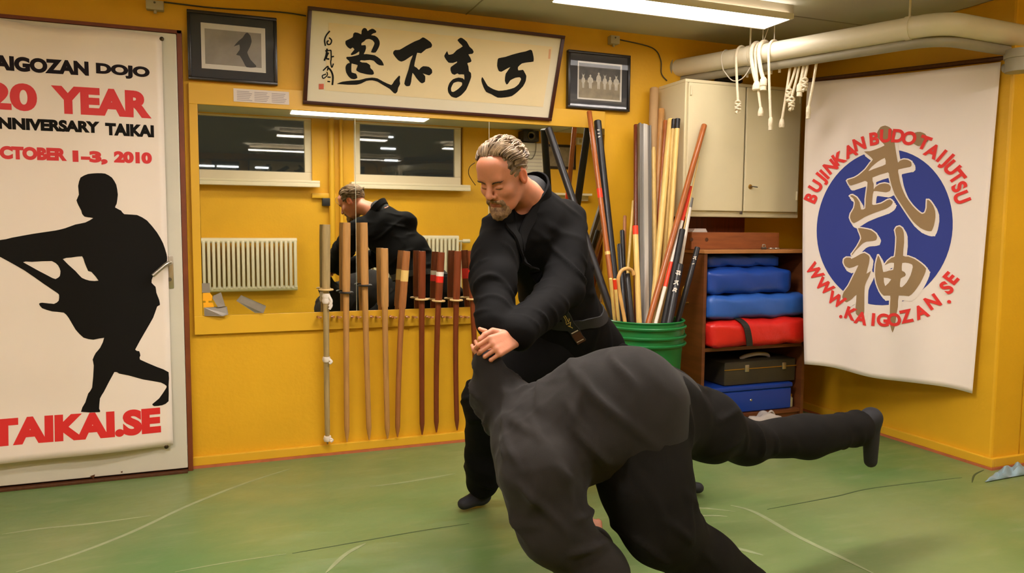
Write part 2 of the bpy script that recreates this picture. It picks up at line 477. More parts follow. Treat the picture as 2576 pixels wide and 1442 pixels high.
base('baseboard_right', (RWX-0.02, RWY-0.02, 0.012), (RWX, -0.022, 0.055), (RWX-0.024, RWY-0.024, 0.0), (RWX, -0.026, 0.012))
base('baseboard_recess', (RWX, RWY-0.02, 0.012), (XR, RWY, 0.055), (RWX, RWY-0.024, 0.0), (XR, RWY, 0.012))

# window wall behind the photographer, seen in the mirror
wins = [(-0.75, 0.80), (1.365, 2.40)]
WZ0, WZ1 = 1.70, 2.225
b = MB()
b.box((XL, YF-0.15, 0), (XR, YF, WZ0-0.09)); b.box((XL, YF-0.15, WZ1+0.02), (XR, YF, CEIL))
xs = [XL, wins[0][0]-0.07, wins[0][1]+0.07, wins[1][0]-0.07, wins[1][1]+0.09, XR]
for i in (0, 2, 4): b.box((xs[i], YF-0.15, WZ0-0.09), (xs[i+1], YF, WZ1+0.02))
struct(b.build('wall_front', 'yellow_paint', smooth=False))
for i, (x0, x1) in enumerate(wins):
    b = MB(); e = 0.07; fy0, fy1 = YF-0.09, YF-0.03
    b.box((x0-e, fy0, WZ0-0.09), (x1+e, fy1, WZ0)); b.box((x0-e, fy0, WZ1), (x1+e, fy1, WZ1+0.02))
    b.box((x0-e, fy0, WZ0), (x0, fy1, WZ1)); b.box((x1, fy0, WZ0), (x1+e, fy1, WZ1))
    w = struct(b.build('window_%d' % (i+1), 'window_white', smooth=False, bevel=0.006))
    MB().box((x0, YF-0.066, WZ0), (x1, YF-0.060, WZ1)).build('pane', 'window_glass', parent=w, smooth=False)
    MB().box((x0-e-0.05, YF-0.02, 1.585), (x1+e+0.06, YF+0.14, 1.61)).box((x0-e-0.05, YF+0.10, 1.545), (x1+e+0.06, YF+0.14, 1.585)).build('sill', 'window_white', parent=w, smooth=False, bevel=0.006)
for k, (x, z, w_) in enumerate([(0.10, 2.1, .32), (0.62, 2.1, .2), (-0.25, 2.1, .3), (2.9, 2.95, .12), (3.1, 2.93, .1), (2.7, 2.94, .07), (2.75, 2.7, .07), (2.7, 2.5, .25), (2.75, 2.3, .22), (4.2, 2.55, .2), (4.0, 2.4, .06), (4.3, 2.38, .08)]):
    y = YF-5.0
    o = MB().box((x-w_/2, y-0.05, z-0.008), (x+w_/2, y, z+0.008)).build('street_light', 'street_glow', loc=(x, y, z))
    tag(o, 'distant white street light outside the dark window, seen in the mirror', 'light', 'street lights beyond the windows')
# radiators
def radiator(x0, x1, z0, z1, label, valve=True):
    t = thing('radiator', label, 'radiator', ((x0+x1)/2, YF+0.06, z0))
    b = MB(); n = int((x1-x0)/0.045)
    for i in range(n):
        x = x0+0.022+i*(x1-x0-0.04)/max(1, n-1)
        b.box((x-0.014, YF+0.035, z0+0.03), (x+0.014, YF+0.115, z1-0.03))
    b.build('fins', 'radiator_white', parent=t, bevel=0.008)
    b = MB()
    for z in (z0+0.025, z1-0.025): b.tube([(x0, YF+0.075, z), (x1, YF+0.075, z)], 0.026, 12)
    b.build('header_pipe', 'radiator_white', parent=t)
    b = MB().tube([(x1, YF+0.075, z1-0.06), (x1+0.05, YF+0.075, z1-0.06)], 0.012, 10)
    b.tube([(x1+0.05, YF+0.075, z1-0.06), (x1+0.13, YF+0.075, z1-0.06)], 0.022, 12)
    b.tube([(x1+0.03, YF+0.075, z1-0.06), (x1+0.03, YF+0.075, 0.16), (x1+0.03, YF+0.02, 0.16)], 0.009, 8)
    if valve: b.build('valve', 'radiator_white', parent=t)
    for x in (x0+0.15, x1-0.15): MB().box((x-0.015, YF+0.001, z0+0.1), (x+0.015, YF+0.05, z0+0.16)).build('bracket', 'radiator_white', parent=t)
radiator(-1.1, 0.70, 0.50, 1.03, 'long white ribbed radiator at the left of the mirror reflection', False)
radiator(1.42, 2.41, 0.52, 1.06, 'shorter white ribbed radiator with valve reflected at mirror centre')
b = MB().tube([(1.06, YF+0.05, 0.0), (1.06, YF+0.05, CEIL)], 0.03, 14).tube([(1.16, YF+0.035, 0.0), (1.16, YF+0.035, CEIL)], 0.02, 12)
struct(b.build('trim_1', 'yellow_board'))
t = thing('wall_bracket', 'small black box on a yellow bracket between the reflected windows', 'bracket', (1.0, YF+0.02, 1.36))
MB().box((0.86, YF, 1.44), (1.1, YF+0.05, 1.49)).build('bracket_arm', 'yellow_board', parent=t, bevel=0.004)
MB().box((0.96, YF+0.01, 1.36), (1.05, YF+0.07, 1.44)).build('clip_box', 'speaker_black', parent=t, bevel=0.006)
# things on the far wall seen in the right mirror pane
t = thing('wall_ledge', 'white wall ledge reflected in the right mirror pane', 'ledge', (3.4, YF, 1.52))
MB().box((2.8, YF, 1.525), (4.0, YF+0.16, 1.55)).build('ledge_board', 'window_white', parent=t, bevel=0.005)
MB().box((2.8, YF, 1.47), (4.0, YF+0.06, 1.525)).build('ledge_support', 'window_white', parent=t, bevel=0.005)
t = thing('wall_heater', 'white box unit with hanging cables reflected behind the standing man', 'heater', (3.28, YF, 1.76))
MB().box((3.0, YF, 1.76), (3.40, YF+0.12, 2.10)).build('casing', 'heater_white', parent=t, bevel=0.008)
b = MB()
for i in range(6): b.box((3.02, YF+0.12, 1.80+i*0.04), (3.38, YF+0.123, 1.805+i*0.04))
b.build('vent_slot', 'print_grey', parent=t, smooth=False)
MB().tube(spline([(3.30, YF+0.13, 2.15), (3.29, YF+0.14, 2.0), (3.24, YF+0.14, 1.92), (3.16, YF+0.13, 1.95)], 6), 0.004, 6).tube(spline([(3.12, YF+0.13, 2.15), (3.11, YF+0.14, 2.0), (3.15, YF+0.14, 1.95)], 6), 0.004, 6).build('cable', 'wire_dark', parent=t)
t = thing('loudspeaker', 'small black loudspeaker above the white box in the mirror', 'speaker', (3.25, YF+0.1, 2.11))
MB().box((3.13, YF+0.01, 2.11), (3.32, YF+0.17, 2.23)).build('cabinet', 'speaker_black', parent=t, bevel=0.008)
MB().lathe([(0.0, 0.0), (0.03, 0.0), (0.045, 0.006), (0.045, 0.0)], (3.225, YF+0.17, 2.17), 20, ax=(0, 1, 0)).build('cone', 'dark_steel', parent=t)
t = thing('light_switch', 'small white switch on the reflected yellow wall', 'switch', (3.9, YF, 2.16))
MB().box((3.86, YF, 2.12), (3.94, YF+0.03, 2.2)).build('cover_plate', 'heater_white', parent=t, bevel=0.005)
MB().box((3.885, YF+0.03, 2.14), (3.915, YF+0.036, 2.18)).build('rocker', 'plastic_grey', parent=t, bevel=0.002)
t = thing('picture_frame', 'dark framed picture seen only in the right mirror pane', 'picture', (3.66, YF, 1.83))
MB().box((3.47, YF, 1.83), (3.85, YF+0.025, 2.11)).build('frame', 'black_frame', parent=t, bevel=0.004)
MB().box((3.50, YF+0.025, 1.86), (3.82, YF+0.027, 2.08)).build('photo_print', 'photo_field', parent=t, smooth=False)

# ------------------------------------------------------------------ ceiling lamps
def lamp(x0, x1, y0, y1, label, zb=2.17, group=None, glow='lamp_glow'):
    t = thing('ceiling_lamp', label, 'lamp', ((x0+x1)/2, (y0+y1)/2, zb))
    b = MB().box((x0+0.02, y0+0.03, zb+0.02), (x1+0.03, y1-0.03, CEIL))
    b.build('housing', 'plastic_grey', parent=t, bevel=0.004)
    b = MB()
    b.box((x0, y0, zb), (x1, y0+0.012, zb+0.03)); b.box((x0, y1-0.012, zb), (x1, y1, zb+0.03))
    b.box((x0-0.008, y0, zb+0.004), (x0, y1, zb+0.03)); b.box((x1, y0, zb+0.004), (x1+0.008, y1, zb+0.03))
    b.build('rim', 'white_paint', parent=t, bevel=0.003)
    MB().box((x0+0.002, y0+0.012, zb+0.003), (x1-0.002, y1-0.012, zb+0.016)).build('diffuser', glow, parent=t, bevel=0.004)
    return t
lamp(1.42, 2.61, -0.80, -0.59, 'long lit fluorescent lamp on the ceiling above the white pipe', glow='lamp_glow_soft')
lamp(0.60, 1.85, -3.45, -3.20, 'lit fluorescent lamp reflected at the top centre of the mirror', glow='lamp_glow_mid')
lamp(0.35, 1.55, -1.62, -1.40, 'lit fluorescent lamp above the two men, above the photo edge', glow='lamp_glow_bright')
lamp(-1.6, -0.40, -2.6, -2.38, 'lit fluorescent lamp over the left side, outside the photo edge', glow='lamp_glow_bright')
lamp(2.7, 3.9, -2.9, -2.68, 'lit fluorescent lamp over the right side, outside the photo edge')

# ------------------------------------------------------------------ door with poster
DY = -0.06
d_r = at(458, 640, DY)[0]; d_l = d_r-1.0
z_t = at(440, 85, DY)[2]; z_b = 0.02
door = struct(MB().box((d_l, DY, z_b), (d_r, DY+0.045, z_t)).build('door_1', 'door_paint', smooth=False, bevel=0.004))
struct(MB().box((d_r+0.001, -0.05, 0.0), (d_r+0.022, 0.0, z_t+0.02)).box((d_l, -0.05, z_t+0.004), (d_r+0.022, 0.0, z_t+0.02)).build('trim_2', 'red_brown', smooth=False, bevel=0.002))
struct(MB().box((d_l, DY-0.02, 0.0), (d_r, 0.0, 0.012)).build('trim_3', 'wood_dark', smooth=False, bevel=0.002))
p0 = at(422, 644, DY); p1 = at(438, 725, DY)
MB().box((p0[0], DY-0.006, p1[2]), (p1[0], DY, p0[2])).build('handle_plate', 'steel', parent=door, bevel=0.002)
hp = at(428, 662, DY-0.03); he = at(384, 694, DY-0.075)
MB().tube(spline([(hp[0], DY, hp[2]), (hp[0], DY-0.035, hp[2]), (hp[0]-0.015, DY-0.055, hp[2]-0.004), he], 6), 0.009, 12).build('door_handle', 'steel', parent=door)
kp = at(427, 703, DY)
MB().lathe([(0.0, 0.009), (0.009, 0.009), (0.009, 0)], (kp[0], DY-0.004, kp[2]), 14, ax=(0, -1, 0)).build('keyhole', 'dark_steel', parent=door)
b = MB()
for (px, py) in [(233, 1200), (306, 1188)]:
    c = at(px, py, DY-0.001); k = 0.011 if px < 300 else 0.005
    b.add([(c[0]-k, c[1], c[2]+k*.4), (c[0]+k*.9, c[1], c[2]+k*.9), (c[0]+k*.4, c[1], c[2]-k)], [(0, 1, 2)])
b.build('chipped_paint', 'wood_dark', parent=door, smooth=False)

PY = DY-0.012
poster = thing('poster', 'tall white vinyl poster with red lettering and guitarist silhouette on the door', 'poster', (d_l+0.45, PY, 0.1))
pr = at(421, 600, PY)[0]; pl = pr-0.86
pzt = at(418, 95, PY)[2]; pzb = at(427, 1120, PY)[2]
def pwave(x, z):                         # the sheet curls slightly off the door
    u = (pr-x)/0.86
    low = max(0.0, min(1.0, (0.35-z)/0.3))
    return -0.004-0.010*math.sin(u*5.2)**2-0.03*low*math.sin(min(1, u*1.6)*math.pi*0.5)-0.004*math.sin(z*6+u*2)
def pfn(x, z, off=0.0): return (x, PY+pwave(x, z)-off, z)
def sheet(u, v):
    x = pl+(pr-pl)*u
    zt = pzt+0.012*(1-u)+0.008*math.sin(u*9); zb = pzb-0.01*(1-u)
    return pfn(x, zb+(zt-zb)*v)
b = MB().grid(30, 60, sheet)
sh = b.build('vinyl_sheet', 'poster_vinyl', parent=poster)
md = sh.modifiers.new('thick', 'SOLIDIFY'); md.thickness = 0.0012
def subdiv_faces(mb, maxlen=0.05):      # split long triangles so that prints follow a curved sheet
    bm = bmesh.new()
    vs = [bm.verts.new(p) for p in mb.v]
    for f, m in zip(mb.f, mb.m):
        try: ff = bm.faces.new([vs[i] for i in f]); ff.material_index = m
        except ValueError: pass
    bmesh.ops.triangulate(bm, faces=bm.faces)
    for _ in range(6):
        es = [e for e in bm.edges if e.calc_length() > maxlen]
        if not es: break
        bmesh.ops.subdivide_edges(bm, edges=es, cuts=1)
        bmesh.ops.triangulate(bm, faces=[f for f in bm.faces if len(f.verts) > 3])
    bm.verts.index_update()
    r = MB(); r.v = [tuple(v.co) for v in bm.verts]; r.f = [tuple(v.index for v in f.verts) for f in bm.faces]; r.m = [f.material_index for f in bm.faces]
    bm.free(); return r
def pprint(name, mb, m, off=0.0022):
    mb = subdiv_faces(mb, 0.04)
    mb.v = [pfn(p[0], p[2], off) for p in mb.v]
    return mb.build(name, m, parent=poster, smooth=False)
def word(mb, s, x0, x1, yt, yb, bold=0.06):
    xm = (x0+x1)/2
    a = at(x0, (yt+yb)/2, PY-0.01); c = at(x1, (yt+yb)/2, PY-0.01); zt = at(xm, yt, PY-0.01)[2]; zb = at(xm, yb, PY-0.01)[2]
    put_text(mb, s, a[0], c[0], zb, zt, lambda u, v: (u, 0, v), bold=bold)
b = MB(); word(b, 'KAIGOZAN', -48, 223, 148-3, 187-5); word(b, 'DOJO', 242, 376, 163, 197); pprint('lettering', b, 'ink_violet_black')
b = MB(); word(b, '20', -42, 92, 207, 277, .045); word(b, 'YEAR', 129, 380, 222, 291, .06); pprint('lettering', b, 'ink_red')
b = MB(); word(b, 'ANNIVERSARY', -40, 251, 299, 329); word(b, 'TAIKAI', 265, 387, 312, 343); pprint('lettering', b, 'ink_black')
b = MB(); word(b, 'OCTOBER', -38, 168, 369, 402, .07); word(b, '1-3,', 183, 271, 380, 414, .07); word(b, '2010', 287, 382, 382, 411, .07); pprint('lettering', b, 'ink_red')
b = MB(); word(b, 'TAIKAI.SE', -26, 405, 1040, 1106, .06); pprint('lettering', b, 'ink_red')
sil = [(203,447),(222,438),(245,436),(265,437),(282,447),(293,465),(297,490),(294,513),(290,522),(305,530),(313,539),(345,541),(370,555),(395,585),(410,612),(419,640),(420,657),(405,678),(384,697),(381,712),(391,722),(393,737),(400,755),(402,768),(395,772),(385,800),(365,835),(340,880),(350,884),(353,895),(352,905),(395,924),(424,937),(424,970),(424,1010),(408,1020),(388,1022),(383,1017),(400,1003),(416,980),(419,972),(405,963),(360,955),(325,945),(300,940),(288,936),(262,985),(252,1002),(250,1028),(252,1036),(204,1036),(215,1012),(222,990),(232,975),(236,920),(233,905),(241,888),(252,875),(262,850),(235,855),(210,850),(190,830),(172,800),(160,787),(130,784),(105,776),(97,765),(105,762),(135,765),(147,757),(148,742),(140,735),(110,715),(60,680),(0,646),(-60,618),(-60,592),(0,604),(30,598),(85,588),(140,580),(165,574),(190,565),(215,560),(235,549),(222,547),(213,545),(207,538),(205,530),(198,517),(193,504),(199,490),(197,468)]
h1 = [(58,660),(80,659),(130,657),(146,668),(152,682),(150,695),(142,701),(132,700)]
h2 = [(158,652),(180,648),(207,645),(213,660),(222,682),(230,684),(248,706),(225,706),(206,699),(190,682)]
w_ = lambda lp: [(lambda q: (q[0], q[2]))(at(x, y, PY-0.012)) for x, y in lp]
b = MB().poly([w_(smooth_loop(sil, 2)), w_(smooth_loop(h1, 2)), w_(smooth_loop(h2, 2))], lambda u, v: (u, 0, v))
pprint('silhouette_print', b, 'ink_black')
for k, (px, py) in enumerate([(407, 98), (419, 1123)]):
    c = at(px, py, PY); w0 = pwave(c[0], c[2])
    MB().lathe([(0.0, 0.004), (0.006, 0.004), (0.009, 0.002), (0.0095, 0.0)], (c[0], PY+w0, c[2]), 14, ax=(0, -1, 0)).build('grommet', 'grommet', parent=poster)

# ------------------------------------------------------------------ pictures above the mirror
def wall_picture(name, label, quad, border, y0=-0.03):
    P = [at(px, py, y0) for px, py in quad]
    x0 = (P[0][0]+P[3][0])/2; x1 = (P[1][0]+P[2][0])/2; z1 = (P[0][2]+P[1][2])/2; z0 = (P[2][2]+P[3][2])/2
    t = thing(name, label, 'picture', ((x0+x1)/2, -0.015, z0))
    b = MB(); w = 0.014
    b.box((x0, y0, z0), (x1, -0.001, z0+w)); b.box((x0, y0, z1-w), (x1, -0.001, z1)); b.box((x0, y0, z0+w), (x0+w, -0.001, z1-w)); b.box((x1-w, y0, z0+w), (x1, -0.001, z1-w))
    b.build('frame', 'black_frame', parent=t, bevel=0.003)
    MB().box((x0+w, y0+0.012, z0+w), (x1-w, -0.002, z1-w)).build('mount_card', 'charcoal_card', parent=t, smooth=False)
    MB().hexa([(x0+w, y0+0.0095, z0+w), (x1-w, y0+0.0095, z0+w), (x1-w, y0+0.0020, z1-w), (x0+w, y0+0.0020, z1-w)], [(x0+w, y0+0.0103, z0+w), (x1-w, y0+0.0103, z0+w), (x1-w, y0+0.0028, z1-w), (x0+w, y0+0.0028, z1-w)]).build('glass', 'picture_glass', parent=t, smooth=False)
    return t, x0, x1, z0, z1
t, x0, x1, z0, z1 = wall_picture('framed_photo', 'black framed photo of a lone dark figure, upper left beside the calligraphy', [(471, 22), (698, 45), (697, 213), (472, 200)], 0)
yp = -0.0185
def ppx(px, py): q = at(px, py, yp); return (q[0], q[2])
def rect(quad, y, name, m, t, th=0.001):
    P = [at(px, py, y) for px, py in quad]
    xa, xb = (P[0][0]+P[3][0])/2, (P[1][0]+P[2][0])/2; za, zb = (P[2][2]+P[3][2])/2, (P[0][2]+P[1][2])/2
    return MB().box((xa, y, za), (xb, y+th, zb)).build(name, m, parent=t, smooth=False), (xa, xb, za, zb)
rect([(506, 56), (668, 72), (668, 185), (506, 170)], -0.0195, 'photo_border', 'photo_white', t)
rect([(516, 72), (658, 84), (657, 171), (515, 160)], -0.0205, 'photo_print', 'photo_grey', t)
fig = [(622, 82), (630, 90), (633, 105), (628, 120), (622, 132), (630, 150), (645, 166), (640, 170), (620, 169), (612, 155), (603, 140), (594, 138), (603, 125), (602, 112), (588, 117), (600, 103), (610, 95), (616, 86)]
q = [(lambda a: (a[0], a[2]))(at(x, y, -0.0215)) for x, y in smooth_loop(fig, 2)]
MB().poly([q], lambda u, v: (u, -0.0215, v)).build('figure_print', 'photo_dark', parent=t, smooth=False)
t, x0, x1, z0, z1 = wall_picture('framed_photo', 'black framed photo of a row of costumed people, right of the calligraphy', [(1433, 125), (1590, 139), (1582, 281), (1426, 271)], 0)
rect([(1456, 153), (1568, 163), (1560, 256), (1450, 249)], -0.0195, 'photo_border', 'photo_white', t)
o, (xa, xb, za, zb) = rect([(1459, 158), (1563, 167), (1557, 252), (1454, 245)], -0.0205, 'photo_print', 'photo_field', t)
MB().box((xa, -0.0212, za+(zb-za)*0.52), (xb, -0.0205, zb)).build('photo_backdrop', 'photo_trees', parent=t, smooth=False)
b = MB()
for k, (fx, hh) in enumerate([(0.1, .42), (0.27, .44), (0.47, .55), (0.62, .45), (0.75, .42), (0.9, .46)]):
    cx = xa+(xb-xa)*fx; H = (zb-za); zb0 = za+H*0.28; w = 0.011
    T_ = H*hh; sw = w*(0.8+0.15*((k*3) % 4)); zt_ = zb0+T_*0.74
    b.poly([[(cx-sw*.55, zb0), (cx-sw*.75, zb0+T_*.36), (cx-sw*1.25, zb0+T_*.40), (cx-sw*1.15, zb0+T_*.62), (cx-sw*.55, zt_), (cx+sw*.55, zt_), (cx+sw*1.15, zb0+T_*.64), (cx+sw*1.3, zb0+T_*.44), (cx+sw*.75, zb0+T_*.36), (cx+sw*.6, zb0), (cx+sw*.12, zb0), (cx, zb0+T_*.3), (cx-sw*.12, zb0)]], lambda u, v: (u, -0.0217, v))
    b.poly([[(cx+0.0058*math.cos(a), zt_+0.0068+0.0072*math.sin(a)) for a in np.linspace(0, 2*math.pi, 15)[:-1]]], lambda u, v: (u, -0.0217, v))
    if k in (0, 3, 5):
        for sg in (-1, 1): b.add([(cx+sg*0.003, -0.0217, zt_+0.012), (cx+sg*0.006, -0.0217, zt_+0.011), (cx+sg*0.010, -0.0217, zt_+0.021)], [(0, 1, 2)])
b.build('people_print', 'photo_pale', parent=t, smooth=False)

# framed calligraphy leaning out from the wall
ca = [np.array([0.385, -0.125, 2.165]), np.array([1.705, -0.125, 2.16]), np.array([1.675, -0.03, 1.735]), np.array([0.372, -0.03, 1.742])]
ca = [at(775, 15, -0.13), at(1422, 90, -0.13), at(1387, 305, -0.035), at(762, 262, -0.035)]
cn = unit(np.cross(ca[1]-ca[0], ca[3]-ca[0])); cn = cn if cn[1] < 0 else -cn
t = thing('framed_calligraphy', 'long framed black brush calligraphy leaning out above the mirror', 'picture', tuple((ca[2]+ca[3])/2))
def cq(u, v, off=0.0): return (ca[3]*(1-u)+ca[2]*u)*(1-v)+(ca[0]*(1-u)+ca[1]*u)*v+cn*off
def cbar(b, u0, u1, v0, v1, o0, o1): b.hexa([cq(u0, v0, o0), cq(u1, v0, o0), cq(u1, v1, o0), cq(u0, v1, o0)], [cq(u0, v0, o1), cq(u1, v0, o1), cq(u1, v1, o1), cq(u0, v1, o1)])
b = MB(); wu, wv = 0.014, 0.038
cbar(b, 0, 1, 0, wv, -0.028, 0.004); cbar(b, 0, 1, 1-wv, 1, -0.028, 0.004); cbar(b, 0, wu, wv, 1-wv, -0.028, 0.004); cbar(b, 1-wu, 1, wv, 1-wv, -0.028, 0.004)
b.build('frame', 'brown_frame', parent=t, bevel=0.002)
b = MB(); cbar(b, wu, 1-wu, wv, 1-wv, -0.02, -0.008); b.build('mount_card', 'mat_card', parent=t, smooth=False)
b = MB(); cbar(b, 0.075, 0.955, 0.16, 0.86, -0.008, -0.0065); b.build('paper', 'rice_paper', parent=t, smooth=False)
def cpx(px, py, off): return atp(px, py, ca[0]+cn*off, cn)
S3 = 7.21
C1a = [(500,310),(560,280),(630,240),(640,180),(670,155),(730,165),(785,190),(790,130),(815,85),(850,75),(880,90),(900,130),(930,110),(975,90),(1010,95),(1055,130),(1050,160),(1000,175),(965,205),(1030,215),(1080,250),(1115,310),(1120,370),(1100,430),(1045,520),(960,515),(1000,420),(1025,350),(990,300),(930,275),(870,285),(840,315),(790,350),(790,390),(860,385),(870,440),(855,500),(830,550),(880,548),(1030,570),(1120,630),(1165,680),(1195,755),(1110,750),(1060,720),(1010,670),(940,655),(840,665),(780,660),(760,680),(800,700),(880,705),(945,750),(950,800),(1000,850),(1015,905),(980,925),(880,915),(800,895),(760,885),(700,850),(695,820),(720,750),(650,730),(610,720),(605,800),(610,880),(690,905),(715,980),(660,1005),(600,995),(550,950),(510,880),(498,800),(510,750),(545,715),(575,710),(560,670),(515,630),(520,600),(600,595),(740,560),(745,500),(690,540),(610,570),(595,545),(660,465),(625,430),(590,455),(540,425),(500,370)]
C1b = [(340,1088),(440,1050),(600,1030),(750,1020),(860,990),(980,975),(1080,990),(1180,1045),(1330,1110),(1380,1040),(1470,940),(1490,960),(1480,1030),(1490,1090),(1455,1160),(1440,1230),(1405,1265),(1370,1250),(1300,1180),(1180,1110),(1080,1050),(980,1025),(880,1035),(790,1080),(700,1105),(540,1105),(400,1095)]
C2 = [(1370,500),(1400,475),(1480,470),(1600,400),(1750,320),(1840,285),(1900,245),(1950,265),(2040,330),(2070,385),(2050,430),(1960,460),(1870,535),(1800,525),(1770,640),(1745,765),(1790,795),(1830,835),(1860,800),(1910,768),(2010,780),(2065,830),(2070,890),(2020,935),(1960,920),(1900,900),(1945,950),(1940,1050),(1885,1080),(1840,1050),(1780,980),(1715,890),(1690,1050),(1665,1125),(1600,1130),(1565,1085),(1590,980),(1640,830),(1680,670),(1720,570),(1640,620),(1580,660),(1515,685),(1460,665),(1400,600),(1362,540)]
C3 = [(510,150),(560,110),(600,115),(680,180),(730,270),(780,315),(805,365),(780,400),(710,410),(745,470),(765,530),(740,555),(690,570),(710,630),(720,715),(755,745),(760,820),(730,910),(670,1050),(580,1150),(490,1200),(400,1175),(345,1100),(335,1020),(365,930),(430,860),(530,830),(610,845),(635,870),(630,775),(540,775),(510,755),(460,780),(410,760),(385,700),(390,640),(500,560),(500,540),(430,565),(350,560),(300,500),(270,440),(295,390),(325,350),(350,415),(430,400),(500,330),(605,265),(560,215)]
C3h = [(400,1080),(395,1020),(440,930),(520,905),(590,920),(590,970),(520,1040),(440,1090)]
C4 = [(1240,510),(1260,478),(1380,455),(1500,415),(1650,375),(1750,355),(1830,325),(1865,345),(1890,450),(1890,540),(1780,555),(1680,575),(1610,640),(1615,700),(1700,690),(1730,740),(1760,800),(1750,890),(1700,990),(1600,1090),(1500,1165),(1380,1190),(1240,1195),(1120,1130),(1030,1090),(980,1000),(950,910),(945,860),(960,820),(1000,880),(1060,980),(1160,1040),(1260,1070),(1400,1055),(1540,1015),(1620,950),(1665,860),(1640,825),(1560,835),(1470,880),(1430,940),(1400,955),(1370,890),(1385,760),(1470,640),(1390,680),(1310,725),(1260,710),(1230,620)]
mA = lambda lp: [(800+x/S3, 60+y/S3) for x, y in lp]; mB = lambda lp: [(1080+x/S3, 80+y/S3) for x, y in lp]
for loops in ([mA(C1a)], [mA(C1b)], [mA(C2)], [mB(C3), mB(C3h)], [mB(C4)]):
    MB().poly([smooth_loop(l, 2) for l in loops], lambda u, v: cpx(u, v, -0.0055)).build('brush_character', 'sumi_ink', parent=t, smooth=False)
b = MB()
for st, w in [([(215,130),(150,210),(120,300),(135,400)], 13), ([(200,250),(245,300),(225,365),(178,372),(165,325),(195,305)], 13), ([(130,490),(240,480)], 12), ([(165,450),(150,560),(115,670)], 16), ([(190,520),(150,620),(205,640)], 15), ([(235,480),(240,620),(230,700),(250,790),(280,720)], 12), ([(240,600),(290,590)], 13), ([(90,850),(180,770),(170,850)], 12), ([(190,800),(240,860),(270,960),(260,1110)], 17), ([(160,870),(170,930),(100,990),(80,940),(150,910)], 10), ([(170,965),(230,970)], 12), ([(170,1045),(220,1050)], 12)]:
    P = spline(st, 6); n = len(P); vs = []; fs = []
    for i, p in enumerate(P):
        d = P[min(i+1, n-1)]-P[max(i-1, 0)]; d = d/np.linalg.norm(d); nn = np.array([-d[1], d[0]])
        for sgn in (1, -1): q = p+nn*sgn*w; vs.append(cpx(800+q[0]/S3, 60+q[1]/S3, -0.0055))
    fs = [(2*i, 2*i+1, 2*i+3, 2*i+2) for i in range(n-1)]
    b.add(vs, fs)
b.build('signature', 'sumi_ink', parent=t, smooth=False)
MB().poly([mA([(15, 1090), (105, 1088), (103, 1185), (14, 1187)])], lambda u, v: cpx(u, v, -0.0055)).build('seal_stamp', 'seal_red', parent=t, smooth=False)
b = MB().poly([[(1381, 124), (1386, 124), (1384, 148), (1379, 148)]], lambda u, v: cpx(u, v, -0.0055))
b.build('seal_stamp', 'seal_pale', parent=t, smooth=False)

# small wall bits
q0 = at(587, 222, -0.004); q1 = at(727, 264, -0.004)
t = thing('paper_notice', 'narrow white printed paper strip taped above the mirror', 'notice', ((q0[0]+q1[0])/2, 0, q1[2]))
NY = -0.0225
q0 = at(587, 222, NY); q1 = at(727, 230, NY); q2 = at(727, 264, NY)
t.location = ((q0[0]+q1[0])/2, NY, q2[2])
MB().box((q0[0], NY-0.001, q2[2]), (q1[0], NY, q0[2])).build('sheet', 'paper_white', parent=t, smooth=False)
b = MB(); nx_ = q1[0]-q0[0]; nz_ = q0[2]-q2[2]
for c in range(3):
    for r in range(6): b.box((q0[0]+nx_*(0.06+0.31*c), NY-0.0014, q2[2]+nz_*(0.12+0.13*r)), (q0[0]+nx_*(0.33+0.31*c-0.05*((r*7+c*3) % 4)/3), NY-0.001, q2[2]+nz_*(0.17+0.13*r)))
b.build('print_lines', 'print_grey', parent=t, smooth=False)
def jbox(quad, label):
    P = [at(px, py, -0.04) for px, py in quad]
    x0, x1, z0, z1 = P[0][0], P[1][0], P[2][2], P[1][2]
    t = thing('junction_box', label, 'junction box', ((x0+x1)/2, -0.02, z0))
    MB().box((x0, -0.04, z0), (x1, 0.0, z1)).build('casing', 'plastic_grey', parent=t, bevel=0.005)
    MB().lathe([(0.0, 0.003), (0.004, 0.003), (0.005, 0.0)], ((x0+x1)/2, -0.04, (z0+z1)/2+0.01), 10, ax=(0, -1, 0)).build('screw', 'dark_steel', parent=t)
    MB().tube([((x0+x1)/2, -0.02, z0), ((x0+x1)/2, -0.02, z0-0.012)], 0.007, 10).build('gland', 'plastic_grey', parent=t)
jbox([(366, 0), (411, 2), (411, 26), (366, 26)], 'grey junction box on the wall above the left framed photo')
jbox([(1537, 88), (1560, 90), (1559, 111), (1537, 111)], 'small grey junction box above the right framed photo')
t = thing('wall_cable', 'thin cable running along the wall top at upper left', 'cable', (-0.2, -0.01, 2.16))
MB().tube(spline([at(412, 5, -0.006), at(540, 20, -0.006), at(700, 30, -0.006), at(770, 40, -0.006)], 5), 0.0035, 6).build('cable_run', 'wire_dark', parent=t)
t = thing('wall_cable', 'thin looping cable on the wall beside the white pipe end', 'cable', (2.3, -0.01, 2.0))
MB().tube(spline([at(1560, 100, -0.006), at(1640, 120, -0.006), at(1662, 150, -0.006), at(1664, 185, -0.006), at(1678, 203, -0.006)], 6), 0.0035, 6).build('cable_run', 'wire_dark', parent=t)
P = [at(456, 450, -0.002), at(468, 470, -0.002), at(468, 560, -0.002), at(462, 604, -0.002), at(455, 605, -0.002)]
o = MB().add([p for p in P]+[p+np.array([0, 0.0015, 0]) for p in P], [(0, 1, 2, 3, 4), (9, 8, 7, 6, 5)]+[(i, i+5, (i+1) % 5+5, (i+1) % 5) for i in range(5)]).build('wall_tape', 'tape_clear', smooth=False, loc=tuple(P[3]))
tag(o, 'pale strip of tape on the yellow wall beside the door', 'tape')

